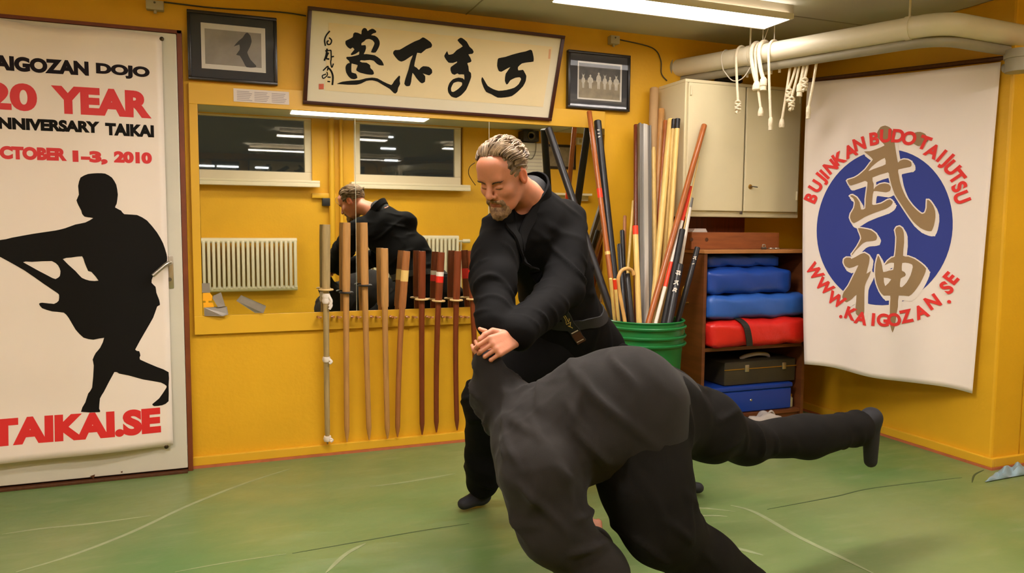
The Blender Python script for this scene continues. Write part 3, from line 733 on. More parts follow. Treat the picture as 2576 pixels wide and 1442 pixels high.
# ------------------------------------------------------------------ mirror board with sword pegs
mx0 = at(490, 843, -0.02)[0]; mz0 = at(490, 843, -0.02)[2]; mz1 = 1.80; mx1 = at(1522, 322, -0.02)[0]
px0 = at(510, 797, -0.02)[0]; pz0 = at(510, 797, -0.02)[2]+0.004; pz1 = at(503, 262, -0.02)[2]
s1 = at(895, 500, -0.02)[0]; s2 = at(1230, 500, -0.02)[0]
mir = thing('wall_mirror', 'wide three-pane mirror on a yellow board with wooden sword pegs', 'mirror', ((mx0+mx1)/2, 0, mz0))
b = MB().box((mx0, -0.020, mz0), (mx1, -0.001, pz0)).box((mx0, -0.020, pz1), (mx1, -0.001, mz1)).box((mx0, -0.020, pz0), (px0, -0.001, pz1)).box((px0, -0.008, pz0), (mx1, -0.001, pz1))
b.build('board', 'yellow_board', parent=mir, smooth=False, bevel=0.002)
TILT = [0.0, 0.0, 0.0]
for k, (a, c) in enumerate([(px0, s1), (s1, s2), (s2, mx1)]):
    MB().box((a+0.001, -0.017, pz0+0.001), (c-0.001, -0.010, pz1-0.001)).build('mirror_pane', 'mirror_silver', parent=mir, smooth=False)
for x in (s1, s2): MB().box((x-0.0012, -0.018, pz0), (x+0.0012, -0.009, pz1)).build('pane_joint', 'mirror_edge', parent=mir, smooth=False)
# loose tape on the lower left mirror corner
def tapep(name, pts, m, label, y=-0.022, th=0.0012, cat='tape', curl=0.0):
    P = [at(px, py, y-(curl if i in (2, 3) else 0)) for i, (px, py) in enumerate(pts)]; n = len(P)
    o = MB().add(P+[p+np.array([0, th, 0]) for p in P], [tuple(range(n)), tuple(range(2*n-1, n-1, -1))]+[(i, i+n, (i+1) % n+n, (i+1) % n) for i in range(n)]).build(name, m, smooth=False, loc=tuple(P[0]))
    return tag(o, label, cat)
zx = lambda lp: [(490+x/10.3, 690+y/10.3) for x, y in lp]
tapep('tape_piece', zx([(185, 240), (385, 235), (400, 480), (190, 480)]), 'duct_tape', 'grey tape square at the left edge of the mirror corner')
tapep('tape_piece', zx([(480, 560), (680, 470), (790, 830), (600, 860), (460, 620)]), 'duct_tape', 'crumpled grey tape lump right of the yellow cutout', y=-0.026, curl=0.008)
tapep('tape_piece', zx([(235, 865), (830, 840), (870, 1040), (740, 1090), (250, 1080)]), 'duct_tape', 'wide grey tape curling along the mirror bottom left corner', y=-0.024, curl=0.02)
tapep('tape_piece', zx([(1075, 690), (1200, 545), (1850, 835), (1780, 1010), (1560, 1005)]), 'duct_tape', 'long slanted tape strip right of the mirror corner', y=-0.022, curl=0.012)
tapep('cutout_sign', zx([(205, 490), (390, 480), (460, 570), (440, 690), (355, 690), (355, 740), (475, 740), (500, 850), (225, 865), (220, 740), (280, 740), (280, 690), (205, 690)]), 'sticker_yellow', 'small bright yellow cutout stuck in the mirror corner', y=-0.021, cat='sticker')

# swords
bok = [
 ((821, 565), 729, (824, 1118), 'wood_grey', 'tsuba_pale', 'first wooden sword from the left, pale guard and rag ties', []),
 ((872, 560), 736, (873, 1112), 'wood_tan', 'black_rubber', 'second wooden sword from the left, tan with black guard', []),
 ((915, 560), 718, (929, 1107), 'wood_tan', 'black_rubber', 'third wooden sword from the left, black guard set higher', []),
 ((967, 625), None, (975, 1104), 'wood_tan', None, 'fourth wooden sword from the left, short tan, without guard', []),
 ((1023, 632), None, (1000, 1100), 'wood_oak', None, 'fifth sword from the left, slanting, brown with pale band', [(680, 708, 'wood_pale')]),
 ((1062, 632), 753, (1062, 1094), 'wood_red', 'tsuba_pale', 'sixth sword from the left, dark red wood, plain grip', []),
 ((1110, 635), 757, (1098, 1088), 'wood_red', 'tsuba_pale', 'seventh sword from the left with white and red grip tape', [(684, 695, 'tape_white'), (695, 711, 'tape_red')]),
 ((1152, 632), 755, (1150, 1083), 'wood_red', 'tsuba_pale', 'eighth sword from the left, plain dark red, pale guard', []),
 ((1185, 631), 752, (1203, 1076), 'wood_red', 'tsuba_pale', 'sword half hidden by the standing man sleeve, red grip tape', [(678, 704, 'tape_red')]),
]
pegs = []
for i, (tp, ty, bt, m, gm, label, tapes) in enumerate(bok):
    T = at(tp[0], tp[1], -0.075); B = at(bt[0], bt[1], -0.036)
    B[2] = max(B[2], 0.058)
    t = thing('wooden_sword', label, 'wooden sword', tuple(B), 'wooden swords hanging below the mirror')
    L = np.linalg.norm(T-B)
    hl = (T[2]-at(tp[0], ty, -0.072)[2])/max(1e-6, (T[2]-B[2])) if ty else 0.30
    side = unit(np.cross(T-B, (0, 1, 0)))
    bow = (0.012 if i in (4, 6, 7) else 0.004)
    def P(s): return T*(1-s)+B*s+side*bow*math.sin(math.pi*s)+np.array([0, -0.006*math.sin(math.pi*s), 0])
    k = 10
    MB().tube([P(hl*j/k) for j in range(k+1)], [0.0185]+[0.0195]*(k-1)+[0.0185], 16, flat=(0, 1, 0), fl=0.72).build('grip', m, parent=t, bevel=0)
    n = 24; rr = [0.0150-0.002*j/n for j in range(n-1)]+[0.009, 0.003]
    MB().tube([P(hl+(1-hl)*j/n) for j in range(n+1)], rr, 14, flat=(0, 1, 0), fl=0.95).build('blade', m, parent=t)
    if gm:
        c = P(hl); ax = unit(P(hl-0.02)-P(hl+0.02))
        MB().lathe([(0.012, -0.004), (0.033, -0.004), (0.036, 0.0), (0.033, 0.004), (0.012, 0.004)], c, 24, ax=ax).build('guard', gm, parent=t)
    for (ya, yb, tm) in tapes:
        sa = (T[2]-at(tp[0], ya, -0.074)[2])/(T[2]-B[2]); sb = (T[2]-at(tp[0], yb, -0.074)[2])/(T[2]-B[2])
        MB().tube([P(sa), P((sa+sb)/2), P(sb)], 0.0202, 16, flat=(0, 1, 0), fl=0.74).build('tape_band', tm, parent=t)
    if i == 0:
        b = MB()
        for (py_, kk) in [(745, 0.05), (757, 0.04), (905, 0.02), (1108, 0.012)]:
            s_ = (T[2]-at(tp[0], py_, -0.07)[2])/(T[2]-B[2])
            b.tube([P(s_-0.012), P(s_), P(s_+0.012)], [0.017, 0.021, 0.017], 12)
            q = P(s_)
            b.tube(spline([q+np.array([0.012, -0.012, 0.0]), q+np.array([0.022, -0.02, -kk*.5]), q+np.array([0.012, -0.02, -kk])], 4), 0.007, 8)
        b.build('rag_tie', 'tape_white', parent=t)
    zp = at(tp[0], 798, -0.05)[2]; s_ = (T[2]-zp)/(T[2]-B[2]); pegs.append((P(s_)[0], zp))
for (x, z) in pegs:
    for sg in (-1, 1):
        b = MB().tube([(x+sg*0.036, -0.02, z), (x+sg*0.036, -0.075, z+0.002)], 0.006, 10)
        b.tube([(x+sg*0.036, -0.066, z+0.002), (x+sg*0.022, -0.066, z+0.002)], 0.005, 8)
        b.build('peg', 'wood_oak', parent=mir)
# ------------------------------------------------------------------ white wall cupboard
CY = -0.27
cx0 = at(1722, 300, CY)[0]; cx1 = at(2016, 300, CY)[0]; cz1 = at(1722, 197, CY)[2]; cz0 = at(1745, 545, CY)[2]
cup = thing('wall_cabinet', 'cream two-door cupboard on the wall above the brown shelf', 'cabinet', ((cx0+cx1)/2, CY/2, cz0))
b = MB(); th = 0.018
b.box((cx0, CY, cz0), (cx1, -0.001, cz0+th)).box((cx0, CY, cz1-th), (cx1, -0.001, cz1)).box((cx0, CY, cz0+th), (cx0+th, -0.001, cz1-th)).box((cx1-th, CY, cz0+th), (cx1, -0.001, cz1-th)).box((cx0+th, -0.012, cz0+th), (cx1-th, -0.001, cz1-th))
b.box((cx0+th, CY+0.001, cz0+th), (cx1-th, CY+0.012, cz0+0.035))
b.build('body', 'cream_paint', parent=cup, smooth=False, bevel=0.003)
xm = at(1868, 400, CY)[0]
dz0 = at(1870, 532, CY)[2]
for k, (a, c) in enumerate([(cx0+0.012, xm-0.005), (xm+0.007, cx1-0.02)]):
    d = MB().box((a, CY-0.018, dz0), (c, CY-0.001, cz1-0.022)).build('door', 'cream_paint', parent=cup, smooth=False, bevel=0.004)
    hx = a+0.012 if k == 0 else c-0.012
    b = MB()
    for z in (dz0+0.07, cz1-0.09): b.tube([(hx, CY-0.022, z), (hx, CY-0.022, z+0.05)], 0.005, 10)
    b.build('hinge', 'cream_paint', parent=d)
    if k == 1:
        kp = at(1888, 470, CY-0.02)
        b = MB().lathe([(0.0, 0.004), (0.012, 0.004), (0.014, 0.0)], (kp[0], CY-0.018, kp[2]), 16, ax=(0, -1, 0))
        b.build('lock', 'brass', parent=d)
        b = MB().tube([(kp[0], CY-0.02, kp[2]), (kp[0], CY-0.045, kp[2])], 0.003, 8).lathe([(0.006, -0.002), (0.013, -0.002), (0.013, 0.002), (0.006, 0.002)], (kp[0]+0.008, CY-0.052, kp[2]-0.002), 16, ax=(0.2, 0, 1))
        b.build('key', 'dark_steel', parent=d)
    else:
        c0 = at(1866, 536, CY-0.02); MB().box((c0[0]-0.012, CY-0.022, c0[2]-0.008), (c0[0]+0.004, CY-0.016, c0[2]+0.01)).build('catch', 'dark_steel', parent=d, bevel=0.002)
t = thing('gear_bundle', 'dark bundle lying on top of the cream cupboard', 'bundle', at(1835, 200, -0.15))
c = at(1832, 186, -0.15)
c[2] = cz1+0.035
MB().ball(c, (0.085, 0.06, 0.035), n=14).build('bundle_body', 'black_nylon', parent=t)
MB().tube(spline([c+np.array([-0.08, -0.02, 0.0]), c+np.array([-0.03, -0.05, 0.03]), c+np.array([0.04, -0.05, 0.025]), c+np.array([0.085, -0.01, 0.0])], 5), 0.008, 8).build('strap', 'black_rubber', parent=t)

# ------------------------------------------------------------------ brown shelf unit
SY = -0.42
sx0 = at(1777, 760, SY)[0]; sx1 = at(2022, 800, SY)[0]; sz1 = at(1790, 629, SY)[2]
zs1 = at(1800, 876, SY)[2]
shf = thing('shelf_unit', 'low open brown wooden shelf unit in the corner holding mats', 'shelf', ((sx0+sx1)/2, SY/2, 0))
b = MB(); e = 0.02
b.box((sx0-e, SY, 0.0), (sx0, -0.03, sz1-e)); b.build('side_panel', 'shelf_brown', parent=shf, smooth=False, bevel=0.002)
lp = shf.children[-1]
hc = at(1742, 726, SY+0.1); hx = sx0-e
hb = MB().tube(spline([(hx, SY+0.14, 0.835), (hx-0.03, SY+0.14, 0.83), (hx-0.04, SY+0.14, 0.79), (hx-0.03, SY+0.14, 0.745), (hx, SY+0.14, 0.74)], 6), 0.006, 10)
hb.build('handle', 'brass', parent=lp)
MB().box((sx1, SY, 0.0), (sx1+e, -0.03, sz1-e)).build('side_panel', 'shelf_brown', parent=shf, smooth=False, bevel=0.002)
MB().box((sx0-e-0.006, SY-0.008, sz1-e), (sx1+e+0.006, -0.03, sz1)).build('top_panel', 'shelf_edge', parent=shf, smooth=False, bevel=0.003)
MB().box((sx0, SY+0.005, zs1-e), (sx1, -0.04, zs1)).build('shelf_board', 'shelf_brown', parent=shf, smooth=False, bevel=0.002)
zs0 = 0.12
MB().box((sx0, SY+0.005, zs0-e), (sx1, -0.04, zs0)).build('shelf_board', 'shelf_brown', parent=shf, smooth=False, bevel=0.002)
MB().box((sx0, SY+0.02, 0.0), (sx1, SY+0.035, zs0-e)).build('plinth', 'shelf_brown', parent=shf, smooth=False)
MB().box((sx0, -0.04, 0.02), (sx1, -0.03, sz1-e)).build('back_panel', 'wood_dark', parent=shf, smooth=False)

def cushion(name, lo, hi, m, label, cat, group=None, puff=0.012, parts=None, seed=0):
    lo = np.array(lo, float); hi = np.array(hi, float); c = (lo+hi)/2; h = (hi-lo)/2
    t = thing(name, label, cat, (c[0], c[1], lo[2]), group)
    rnd = random.Random(seed); ph = [rnd.uniform(0, 6) for _ in range(6)]
    b = MB(); N = 14
    def pt(p):
        q = p*h; r = min(h)*0.5
        inner = np.clip(q, -(h-r), h-r); d = q-inner; l = np.linalg.norm(d)
        if l > 1e-9: q = inner+d/l*r*min(1.0, l/r if l < r else 1.0)
        bulge = (1-p[0]**2)*(1-p[1]**2)*puff
        q = q+np.array([0, 0, bulge*(1 if p[2] > 0 else -0.2)])
        q[1] += -puff*0.8*(1-p[0]**2)*(1-p[2]**2) if p[1] < 0 else 0
        w = 0.004*math.sin(p[0]*7+ph[0]+p[2]*3)+0.003*math.sin(p[0]*15+ph[1]-p[1]*5+p[2]*4)
        q = q*(1+w*2)+np.array([0, w, w])
        return c+q
    for ax in range(3):
        for sg in (-1, 1):
            def fn(u, v, ax=ax, sg=sg):
                p = np.zeros(3); p[ax] = sg; p[(ax+1) % 3] = 2*u-1; p[(ax+2) % 3] = 2*v-1
                return pt(p)
            b.grid(N, N, fn)
    me = b.build('cover', m, parent=t)
    bm = bmesh.new(); bm.from_mesh(me.data); bmesh.ops.remove_doubles(bm, verts=bm.verts, dist=0.0008); bmesh.ops.recalc_face_normals(bm, faces=bm.faces); bm.to_mesh(me.data); bm.free()
    return t
def px_box(xl, xr, yt, yb, y): 
    a = at(xl, (yt+yb)/2, y); c = at(xr, (yt+yb)/2, y); return a[0], c[0], at((xl+xr)/2, yb, y)[2], at((xl+xr)/2, yt, y)[2]
zA = zs1+0.005
_, _, _, zr = px_box(1780, 2030, 803, 872, -0.46)
zr1 = zA+0.145; zb1 = zr1+0.135; zb2 = zb1+0.145
r0 = at(1781, 840, -0.47)[0]; r1 = at(2031, 835, -0.47)[0]
t = cushion('strike_pad', (sx0+0.005, -0.47, zA), (sx1+0.006, -0.07, zr1), 'red_vinyl', 'red pad with dark strap at the bottom of the stacked pads', 'pad', 'strike pads on the middle shelf', seed=1)
xs_ = at(1870, 840, -0.47)[0]
b = MB().tube([(xs_-0.012, -0.10, zr1+0.012), (xs_-0.02, -0.30, zr1+0.014), (xs_-0.02, -0.45, zr1+0.006), (xs_+0.008, -0.4875, zr1-0.03), (xs_+0.028, -0.488, zA+0.04), (xs_+0.034, -0.478, zA+0.008)], 0.022, 8, flat=(1, 0, 0.1), fl=1.0)
b.v = [tuple(p) for p in b.v]
# flatten the strap
b2 = MB(); path = spline([(xs_-0.012, -0.10, zr1+0.011), (xs_-0.02, -0.30, zr1+0.014), (xs_-0.02, -0.44, zr1+0.008), (xs_+0.000, -0.4865, zr1-0.025), (xs_+0.022, -0.4885, zA+0.05), (xs_+0.034, -0.480, zA+0.008)], 6)
for i in range(len(path)-1):
    p, q = path[i], path[i+1]; d = unit(q-p); nrm = unit(np.cross(d, (1, 0, 0)))
    s_ = np.array([0.02, 0, 0])
    b2.hexa([p-s_, p+s_, q+s_, q-s_], [p-s_+nrm*0.004, p+s_+nrm*0.004, q+s_+nrm*0.004, q-s_+nrm*0.004])
b2.build('strap', 'black_nylon', parent=t, smooth=False)
cushion('strike_pad', (sx0+0.004, -0.45, zr1+0.008), (sx1+0.004, -0.07, zb1), 'blue_vinyl_light', 'lighter blue pad lying on the red pad', 'pad', 'strike pads on the middle shelf', seed=2)
bx1 = at(1997, 690, -0.43)[0]
cushion('strike_pad', (sx0+0.006, -0.43, zb1+0.008), (bx1, -0.07, zb2), 'blue_vinyl', 'dark blue pad second from the top of the stack', 'pad', 'strike pads on the middle shelf', seed=3)
bx2 = at(1968, 650, -0.38)[0]; bx3 = at(1822, 650, -0.38)[0]
cushion('strike_pad', (sx0+0.05, -0.36, zb2+0.008), (bx2, -0.07, sz1-0.03), 'blue_vinyl', 'flat dark blue pad topmost, pushed back under the shelf top', 'pad', 'strike pads on the middle shelf', puff=0.004, seed=4)
# lower shelf: blue case and dark holdall
lx0 = sx0+0.02; lx1 = at(1992, 980, -0.40)[0]
zt = zs0+0.155
t = thing('storage_case', 'blue hard case on the lowest shelf under the dark case', 'case', ((lx0+lx1)/2, -0.24, zs0))
MB().box((lx0, -0.40, zs0+0.001), (lx1, -0.08, zt-0.03)).build('case_body', 'blue_plastic', parent=t, bevel=0.014, seg=3)
MB().box((lx0-0.004, -0.406, zt-0.029), (lx1+0.004, -0.076, zt)).build('case_lid', 'blue_plastic', parent=t, bevel=0.012, seg=3)
c = at(1890, 992, -0.40); MB().lathe([(0.0, 0.004), (0.006, 0.003), (0.008, 0.0)], (c[0], -0.40, zs0+0.07), 12, ax=(0, -1, 0)).build('stud', 'steel', parent=t)
hx0 = at(1822, 930, -0.38)[0]; hx1 = at(2000, 930, -0.38)[0]
t = thing('tool_case', 'dark olive case with top handle above the blue case', 'case', ((hx0+hx1)/2, -0.22, zt))
ht = zt+0.135
MB().box((hx0, -0.385, zt+0.001), (hx1, -0.09, ht)).build('case_body', 'dark_olive', parent=t, bevel=0.012, seg=3)
MB().box((hx0-0.003, -0.388, ht-0.045), (hx1+0.003, -0.385, ht-0.040)).build('lid_seam', 'brass', parent=t)
hm = (hx0+hx1)/2+0.02
MB().tube(spline([(hm-0.10, -0.30, ht), (hm-0.07, -0.32, ht+0.018), (hm, -0.33, ht+0.028), (hm+0.07, -0.32, ht+0.018), (hm+0.10, -0.30, ht)], 6), 0.011, 10).build('handle', 'grey_cloth', parent=t)
b = MB()
for dx in (-0.12, 0.14): b.box((hm+dx-0.014, -0.391, ht-0.06), (hm+dx+0.014, -0.385, ht-0.02))
b.build('latch', 'steel', parent=t, bevel=0.003)
c = at(2000, 970, -0.39)
t = thing('glass_jar', 'small pale jar at the right end of the lowest shelf', 'jar', (sx1-0.03, -0.36, zs0))
MB().lathe([(0.0, 0.0), (0.018, 0.0), (0.02, 0.006), (0.02, 0.05), (0.014, 0.058), (0.014, 0.062)], (sx1-0.03, -0.36, zs0+0.001), 20).build('jar_body', 'glass_jar', parent=t)
MB().lathe([(0.015, 0.0), (0.016, 0.0), (0.016, 0.014), (0.0, 0.014)], (sx1-0.03, -0.36, zs0+0.063), 20).build('lid', 'brass', parent=t)
# crumpled pale bag on the floor in front of the shelf
c = atz(1940, 1075, 0.0)
t = thing('plastic_bag', 'crumpled pale grey bag on the floor before the shelf', 'bag', (2.74, -0.55, 0))
b = MB().ball((2.74, -0.55, 0.075), (0.13, 0.07, 0.075), n=22); rr = random.Random(5)
b.v = [tuple(np.array([2.74, -0.55, 0.075])+(np.array(p)-np.array([2.74, -0.55, 0.075]))*(1+0.16*math.sin(p[0]*60+p[2]*45)+0.1*math.sin(p[1]*90+p[0]*30)*math.cos(p[2]*70))) for p in b.v]
b.v = [(p[0], p[1], max(0.002, p[2])) for p in b.v]
b.build('bag_body', 'grey_cloth', parent=t)
MB().tube(spline([(2.72, -0.57, 0.13), (2.75, -0.58, 0.17), (2.79, -0.57, 0.13)], 6), 0.006, 8).build('bag_handle', 'grey_cloth', parent=t)

# on top of the shelf
bz0 = sz1+0.001; b1 = at(1732, 600, -0.33); b2_ = at(1960, 600, -0.33)
zt_ = at(1850, 585, -0.33)[2]
t = thing('wooden_box', 'brown wooden box with finger holes on top of the shelf unit', 'box', ((b1[0]+b2_[0])/2, -0.2, bz0))
b = MB(); bx0, bx1_ = b1[0]+0.02, b2_[0]
b.box((bx0, -0.33, bz0), (bx1_, -0.315, zt_)); b.build('front_panel', 'box_wood', parent=t, smooth=False, bevel=0.002)
fp = t.children[-1]
b = MB().box((bx0, -0.06, bz0), (bx1_-0.03, -0.045, zt_+0.10)).box((bx0, -0.315, bz0), (bx0+0.015, -0.06, zt_)).box((bx1_-0.015, -0.315, bz0), (bx1_, -0.06, zt_)).box((bx0+0.015, -0.315, bz0), (bx1_-0.015, -0.06, bz0+0.01))
b.build('box_shell', 'wood_red', parent=t, smooth=False, bevel=0.002)
b = MB()
for px in (1740, 1778):
    c = at(px, 603, -0.332); b.lathe([(0.0, 0.001), (0.011, 0.001)], (c[0], -0.33, c[2]), 14, ax=(0, -1, 0))
b.build('finger_hole', 'wood_dark', parent=fp)
p = at(1752, 578, -0.30)
for k in range(4):
    o = MB().box((p[0]-0.045+k*0.004, -0.33, zt_+0.001+k*0.005), (p[0]+0.05-k*0.003, -0.24, zt_+0.0045+k*0.005)).build('paper_sheet', 'paper_white', smooth=False, loc=(p[0], -0.28, zt_))
    tag(o, 'white paper in the small pile on the wooden box', 'paper', 'papers piled on the wooden box')
for k, (px, nm, lb) in enumerate([(1918, 'padlock', 'small dark metal lock on the shelf top, left of the rings'), (1945, 'metal_ring', 'small bright metal rings on the shelf top at right')]):
    c = at(px, 617, -0.38); z = sz1
    t = thing(nm, lb, 'hardware', (c[0], -0.39, z))
    if k == 0:
        MB().box((c[0]-0.014, -0.4, z), (c[0]+0.014, -0.385, z+0.014)).build('lock_body', 'dark_steel', parent=t, bevel=0.003)
        MB().tube(spline([(c[0]-0.009, -0.392, z+0.013), (c[0]-0.008, -0.392, z+0.026), (c[0]+0.008, -0.392, z+0.026), (c[0]+0.009, -0.392, z+0.013)], 5), 0.003, 8).build('shackle', 'steel', parent=t)
    else:
        for dx in (-0.02, 0.015):
            MB().tube([(c[0]+dx+0.014*math.cos(a), -0.39+0.014*math.sin(a), z+0.006) for a in np.linspace(0, 2*math.pi, 17)[:-1]], 0.004, 8, closed=True).build('ring', 'steel', parent=t)

# ------------------------------------------------------------------ green bucket with sticks
BX = 2.05; BY = -0.42; BR = 0.205; BZ = at(1625, 803, BY)[2]
t = thing('bucket', 'tall green plastic bucket full of practice sticks', 'bucket', (BX, BY, 0))
b = MB().lathe([(0.0, 0.002), (0.165, 0.002), (0.17, 0.01), (0.182, BZ*0.5), (0.19, BZ-0.16), (0.192, BZ-0.155), (0.192, BZ-0.12), (0.198, BZ-0.118), (0.198, BZ-0.01), (BR, BZ), (BR-0.004, BZ+0.004), (BR-0.012, BZ), (0.185, BZ-0.1), (0.16, 0.02), (0.0, 0.02)], (BX, BY, 0), 56)
b.build('tub', 'bucket_green', parent=t)
b = MB()
for z in (0.028, 0.075, 0.115): b.lathe([(0.19, BZ-z-0.010), (BR+0.004, BZ-z-0.010), (BR+0.008, BZ-z-0.004), (BR+0.008, BZ-z), (BR+0.003, BZ-z+0.004), (0.19, BZ-z+0.004)], (BX, BY, 0), 56)
b.build('rim_rib', 'bucket_green', parent=t)
MB().box((BX+BR-0.005, BY-0.03, BZ-0.10), (BX+BR+0.022, BY+0.03, BZ-0.06)).build('handle_lug', 'bucket_green', parent=t, bevel=0.006)

def stick(label, tp, ty, rp, ry, w, m, tapes=(), name='practice_stick', capm=None, group='sticks standing in the green bucket', sq=False, marks=None, zb=0.05):
    cand = []
    for y_ in np.linspace(-0.60, -0.25, 36):
        q_ = at(rp[0], rp[1], y_); dd = math.hypot(q_[0]-BX, q_[1]-BY); cand.append((max(0, dd-0.182)*20+abs(y_-ry), y_))
    ry = min(cand)[1]
    T = at(tp[0], tp[1], ty); Rm = at(rp[0], rp[1], ry)
    d = Rm-T; k = (zb-T[2])/d[2]; B = T+d*k
    # the foot stands on the tub floor or wedges against the tub wall
    for q in np.linspace(k, k*0.3, 60):
        B = T+d*q
        if np.linalg.norm(B[:2]-np.array([BX, BY])) < 0.150+0.012*B[2]/BZ*2: break
    if B[2] > BZ*0.8:
        B = T+d*((BZ*0.5-T[2])/d[2]); v = B[:2]-np.array([BX, BY]); B[:2] = np.array([BX, BY])+v/np.linalg.norm(v)*0.15
    r = w/2*np.linalg.norm(T-CPOS)/FPX*0.97
    t = thing(name, label, 'stick', tuple(B), group)
    if sq:
        ax = unit(T-B); s_ = unit(np.cross(ax, (0, 1, 0))); f_ = np.cross(ax, s_)
        def bar(u0, u1, d0, d1, nm, mm):
            MB().hexa([B+s_*u0*r+f_*d0, B+s_*u1*r+f_*d0, B+s_*u1*r+f_*d1, B+s_*u0*r+f_*d1], [T+s_*u0*r+f_*d0, T+s_*u1*r+f_*d0, T+s_*u1*r+f_*d1, T+s_*u0*r+f_*d1]).build(nm, mm, parent=t, smooth=False, bevel=0.001)
        bar(-1, 1, -0.006, 0.006, 'web', 'alu_dark'); bar(-0.35, 0.35, -0.013, 0.013, 'raised_rib', 'alu'); bar(-1, -0.75, -0.012, 0.012, 'flange', 'alu_dark'); bar(0.75, 1, -0.012, 0.012, 'flange', 'alu_dark')
        return t
    ax = unit(B-T)
    MB().tube([T, T+ax*0.004, T+ax*0.3, lerp(T, B, .6), B], [r*0.85, r, r, r*1.02, r], 14).build('shaft', m, parent=t)
    L = np.linalg.norm(B-T)
    def on(py, px=None):                 # fraction along the shaft seen at image height py
        lo, hi = 0.0, 1.0
        for _ in range(30):
            md = (lo+hi)/2; p = T*(1-md)+B*md - CPOS
            y = 721-FPX*np.dot(p, CU)/np.dot(p, CF)
            if y < py: lo = md
            else: hi = md
        return lo
    for ya, yb, tm in tapes:
        sa, sb = on(ya), on(yb)
        MB().tube([T+(B-T)*sa, T+(B-T)*sb], r*1.06, 14).build('tape_band', tm, parent=t)
    if capm: MB().tube([T-ax*0.004, T+ax*0.05], r*1.08, 14).build('end_cap', capm, parent=t)
    if marks:
        b = MB(); fwd = unit(CPOS-T); fwd = unit(fwd-np.dot(fwd, ax)*ax); sd = np.cross(ax, fwd)
        for y0, glyph in marks:
            c = T+(B-T)*on(y0)+fwd*(r+0.0012)
            for (u0, v0, u1, v1) in glyph:
                p, q = c+sd*u0*r-ax*v0*r, c+sd*u1*r-ax*v1*r; nn = unit(np.cross(q-p, fwd))*r*0.13
                b.add([p+nn, q+nn, q-nn, p-nn], [(0, 1, 2, 3)])
        b.build('white_mark', 'tape_white', parent=t, smooth=False)
    return t
G1 = [(-.6, .3, .5, .5), (-.3, .7, -.4, -.5), (.1, .7, .2, -.6), (-.6, -.3, .6, -.1)]
G2 = [(-.5, .5, .5, .3), (0, .6, -.5, -.6), (0, 0, .6, -.5)]
G3 = [(-.5, .2, .4, .4), (-.1, .6, -.3, -.6), (.2, .2, .5, -.5), (-.4, -.2, .4, -.2)]
stick('black padded stick leaning on the mirror behind the man shoulder', (1379, 322), -0.045, (1544, 805), -0.38, 19, 'black_rubber')
stick('tall brown pole at left of the bucket with red and pale bands', (1482, 280), -0.10, (1540, 800), -0.40, 13, 'wood_orange', [(475, 498, 'tape_orange_red'), (633, 641, 'wood_pale')])
stick('tall black padded stick with white marks, beside the brown pole', (1503, 304), -0.07, (1556, 800), -0.36, 19, 'black_rubber', marks=[(333, [(-.3, .2, .3, .3)]), (341, [(-.3, .2, .3, .2)]), (349, [(-.3, .2, .3, .1)])])
stick('dark brown pole at the left edge of the metal rail', (1600, 314), -0.06, (1600, 803), -0.30, 12, 'wood_red')
stick('grey metal rail with a bright centre rib, standing tallest mid-bucket', (1621, 314), -0.10, (1624, 804), -0.44, 34, 'alu', sq=True)
stick('pale bamboo pole touching the right edge of the metal rail', (1642, 313), -0.08, (1648, 803), -0.40, 14, 'wood_pale')
stick('thick tan tube reaching highest, beside the cupboard side', (1646, 222), -0.05, (1628, 803), -0.28, 22, 'cardboard')
stick('tan pole between the thick tube and the cupboard', (1664, 274), -0.09, (1640, 803), -0.30, 16, 'wood_tan')
stick('narrow orange-brown pole behind the pale poles', (1674, 303), -0.13, (1640, 803), -0.32, 10, 'wood_orange')
stick('long pale pole leaning right, left of the black-capped poles', (1687, 300), -0.20, (1641, 803), -0.46, 15, 'wood_pale')
stick('pale pole with a black cap, left of the capped pair', (1695, 302), -0.23, (1660, 803), -0.38, 10, 'wood_pale', capm='black_rubber')
stick('pale pole with a black cap, right of the capped pair', (1705, 301), -0.28, (1672, 803), -0.42, 12, 'wood_pale', capm='black_rubber')
stick('brown dark pole crossing low behind the capped pair', (1684, 430), -0.14, (1660, 803), -0.32, 10, 'wood_oak')
stick('reddish brown pole leaning far right across the cupboard door', (1772, 314), -0.31, (1634, 803), -0.50, 14, 'wood_orange')
stick('white stick with a long orange-red top, under the leaning pole', (1738, 470), -0.34, (1652, 803), -0.53, 9, 'tape_white', [(470, 556, 'tape_orange_red'), (660, 722, 'tape_orange_red')])
stick('thin white pole running up beside the leaning brown pole', (1759, 393), -0.33, (1672, 803), -0.47, 3, 'wood_pale')
stick('white taped stick with grey end near the black sticks', (1739, 500), -0.36, (1688, 803), -0.46, 10, 'tape_white', capm='alu_dark')
stick('black gripped stick, left of the one with white characters', (1717, 577), -0.44, (1672, 803), -0.52, 15, 'black_grip')
stick('black stick with white brush characters near the bucket right edge', (1710, 665), -0.48, (1684, 803), -0.54, 20, 'black_rubber', marks=[(690, G1), (714, G2), (732, G3)])
stick('black stick with painted pale glints leaning right over the bucket edge', (1755, 622), -0.45, (1706, 803), -0.46, 14, 'black_rubber', marks=[(650, G2), (665, [(-.4, .2, .4, -.2)])])  # highlights put on the shaft as flat white marks
stick('short pale stick with a red taped tip at the bucket front left', (1536, 701), -0.50, (1546, 803), -0.57, 9, 'wood_pale')
stick('short pale stick with red tape, right of its pale twin', (1546, 702), -0.50, (1556, 803), -0.55, 9, 'wood_pale', [(703, 727, 'tape_orange_red')])
stick('pale stick with red taped top standing before the metal rail', (1598, 568), -0.42, (1604, 803), -0.55, 14, 'wood_pale', [(568, 590, 'tape_orange_red')])
stick('thin pale stick slanting behind the red-topped stick', (1593, 505), -0.12, (1570, 803), -0.30, 7, 'wood_pale')
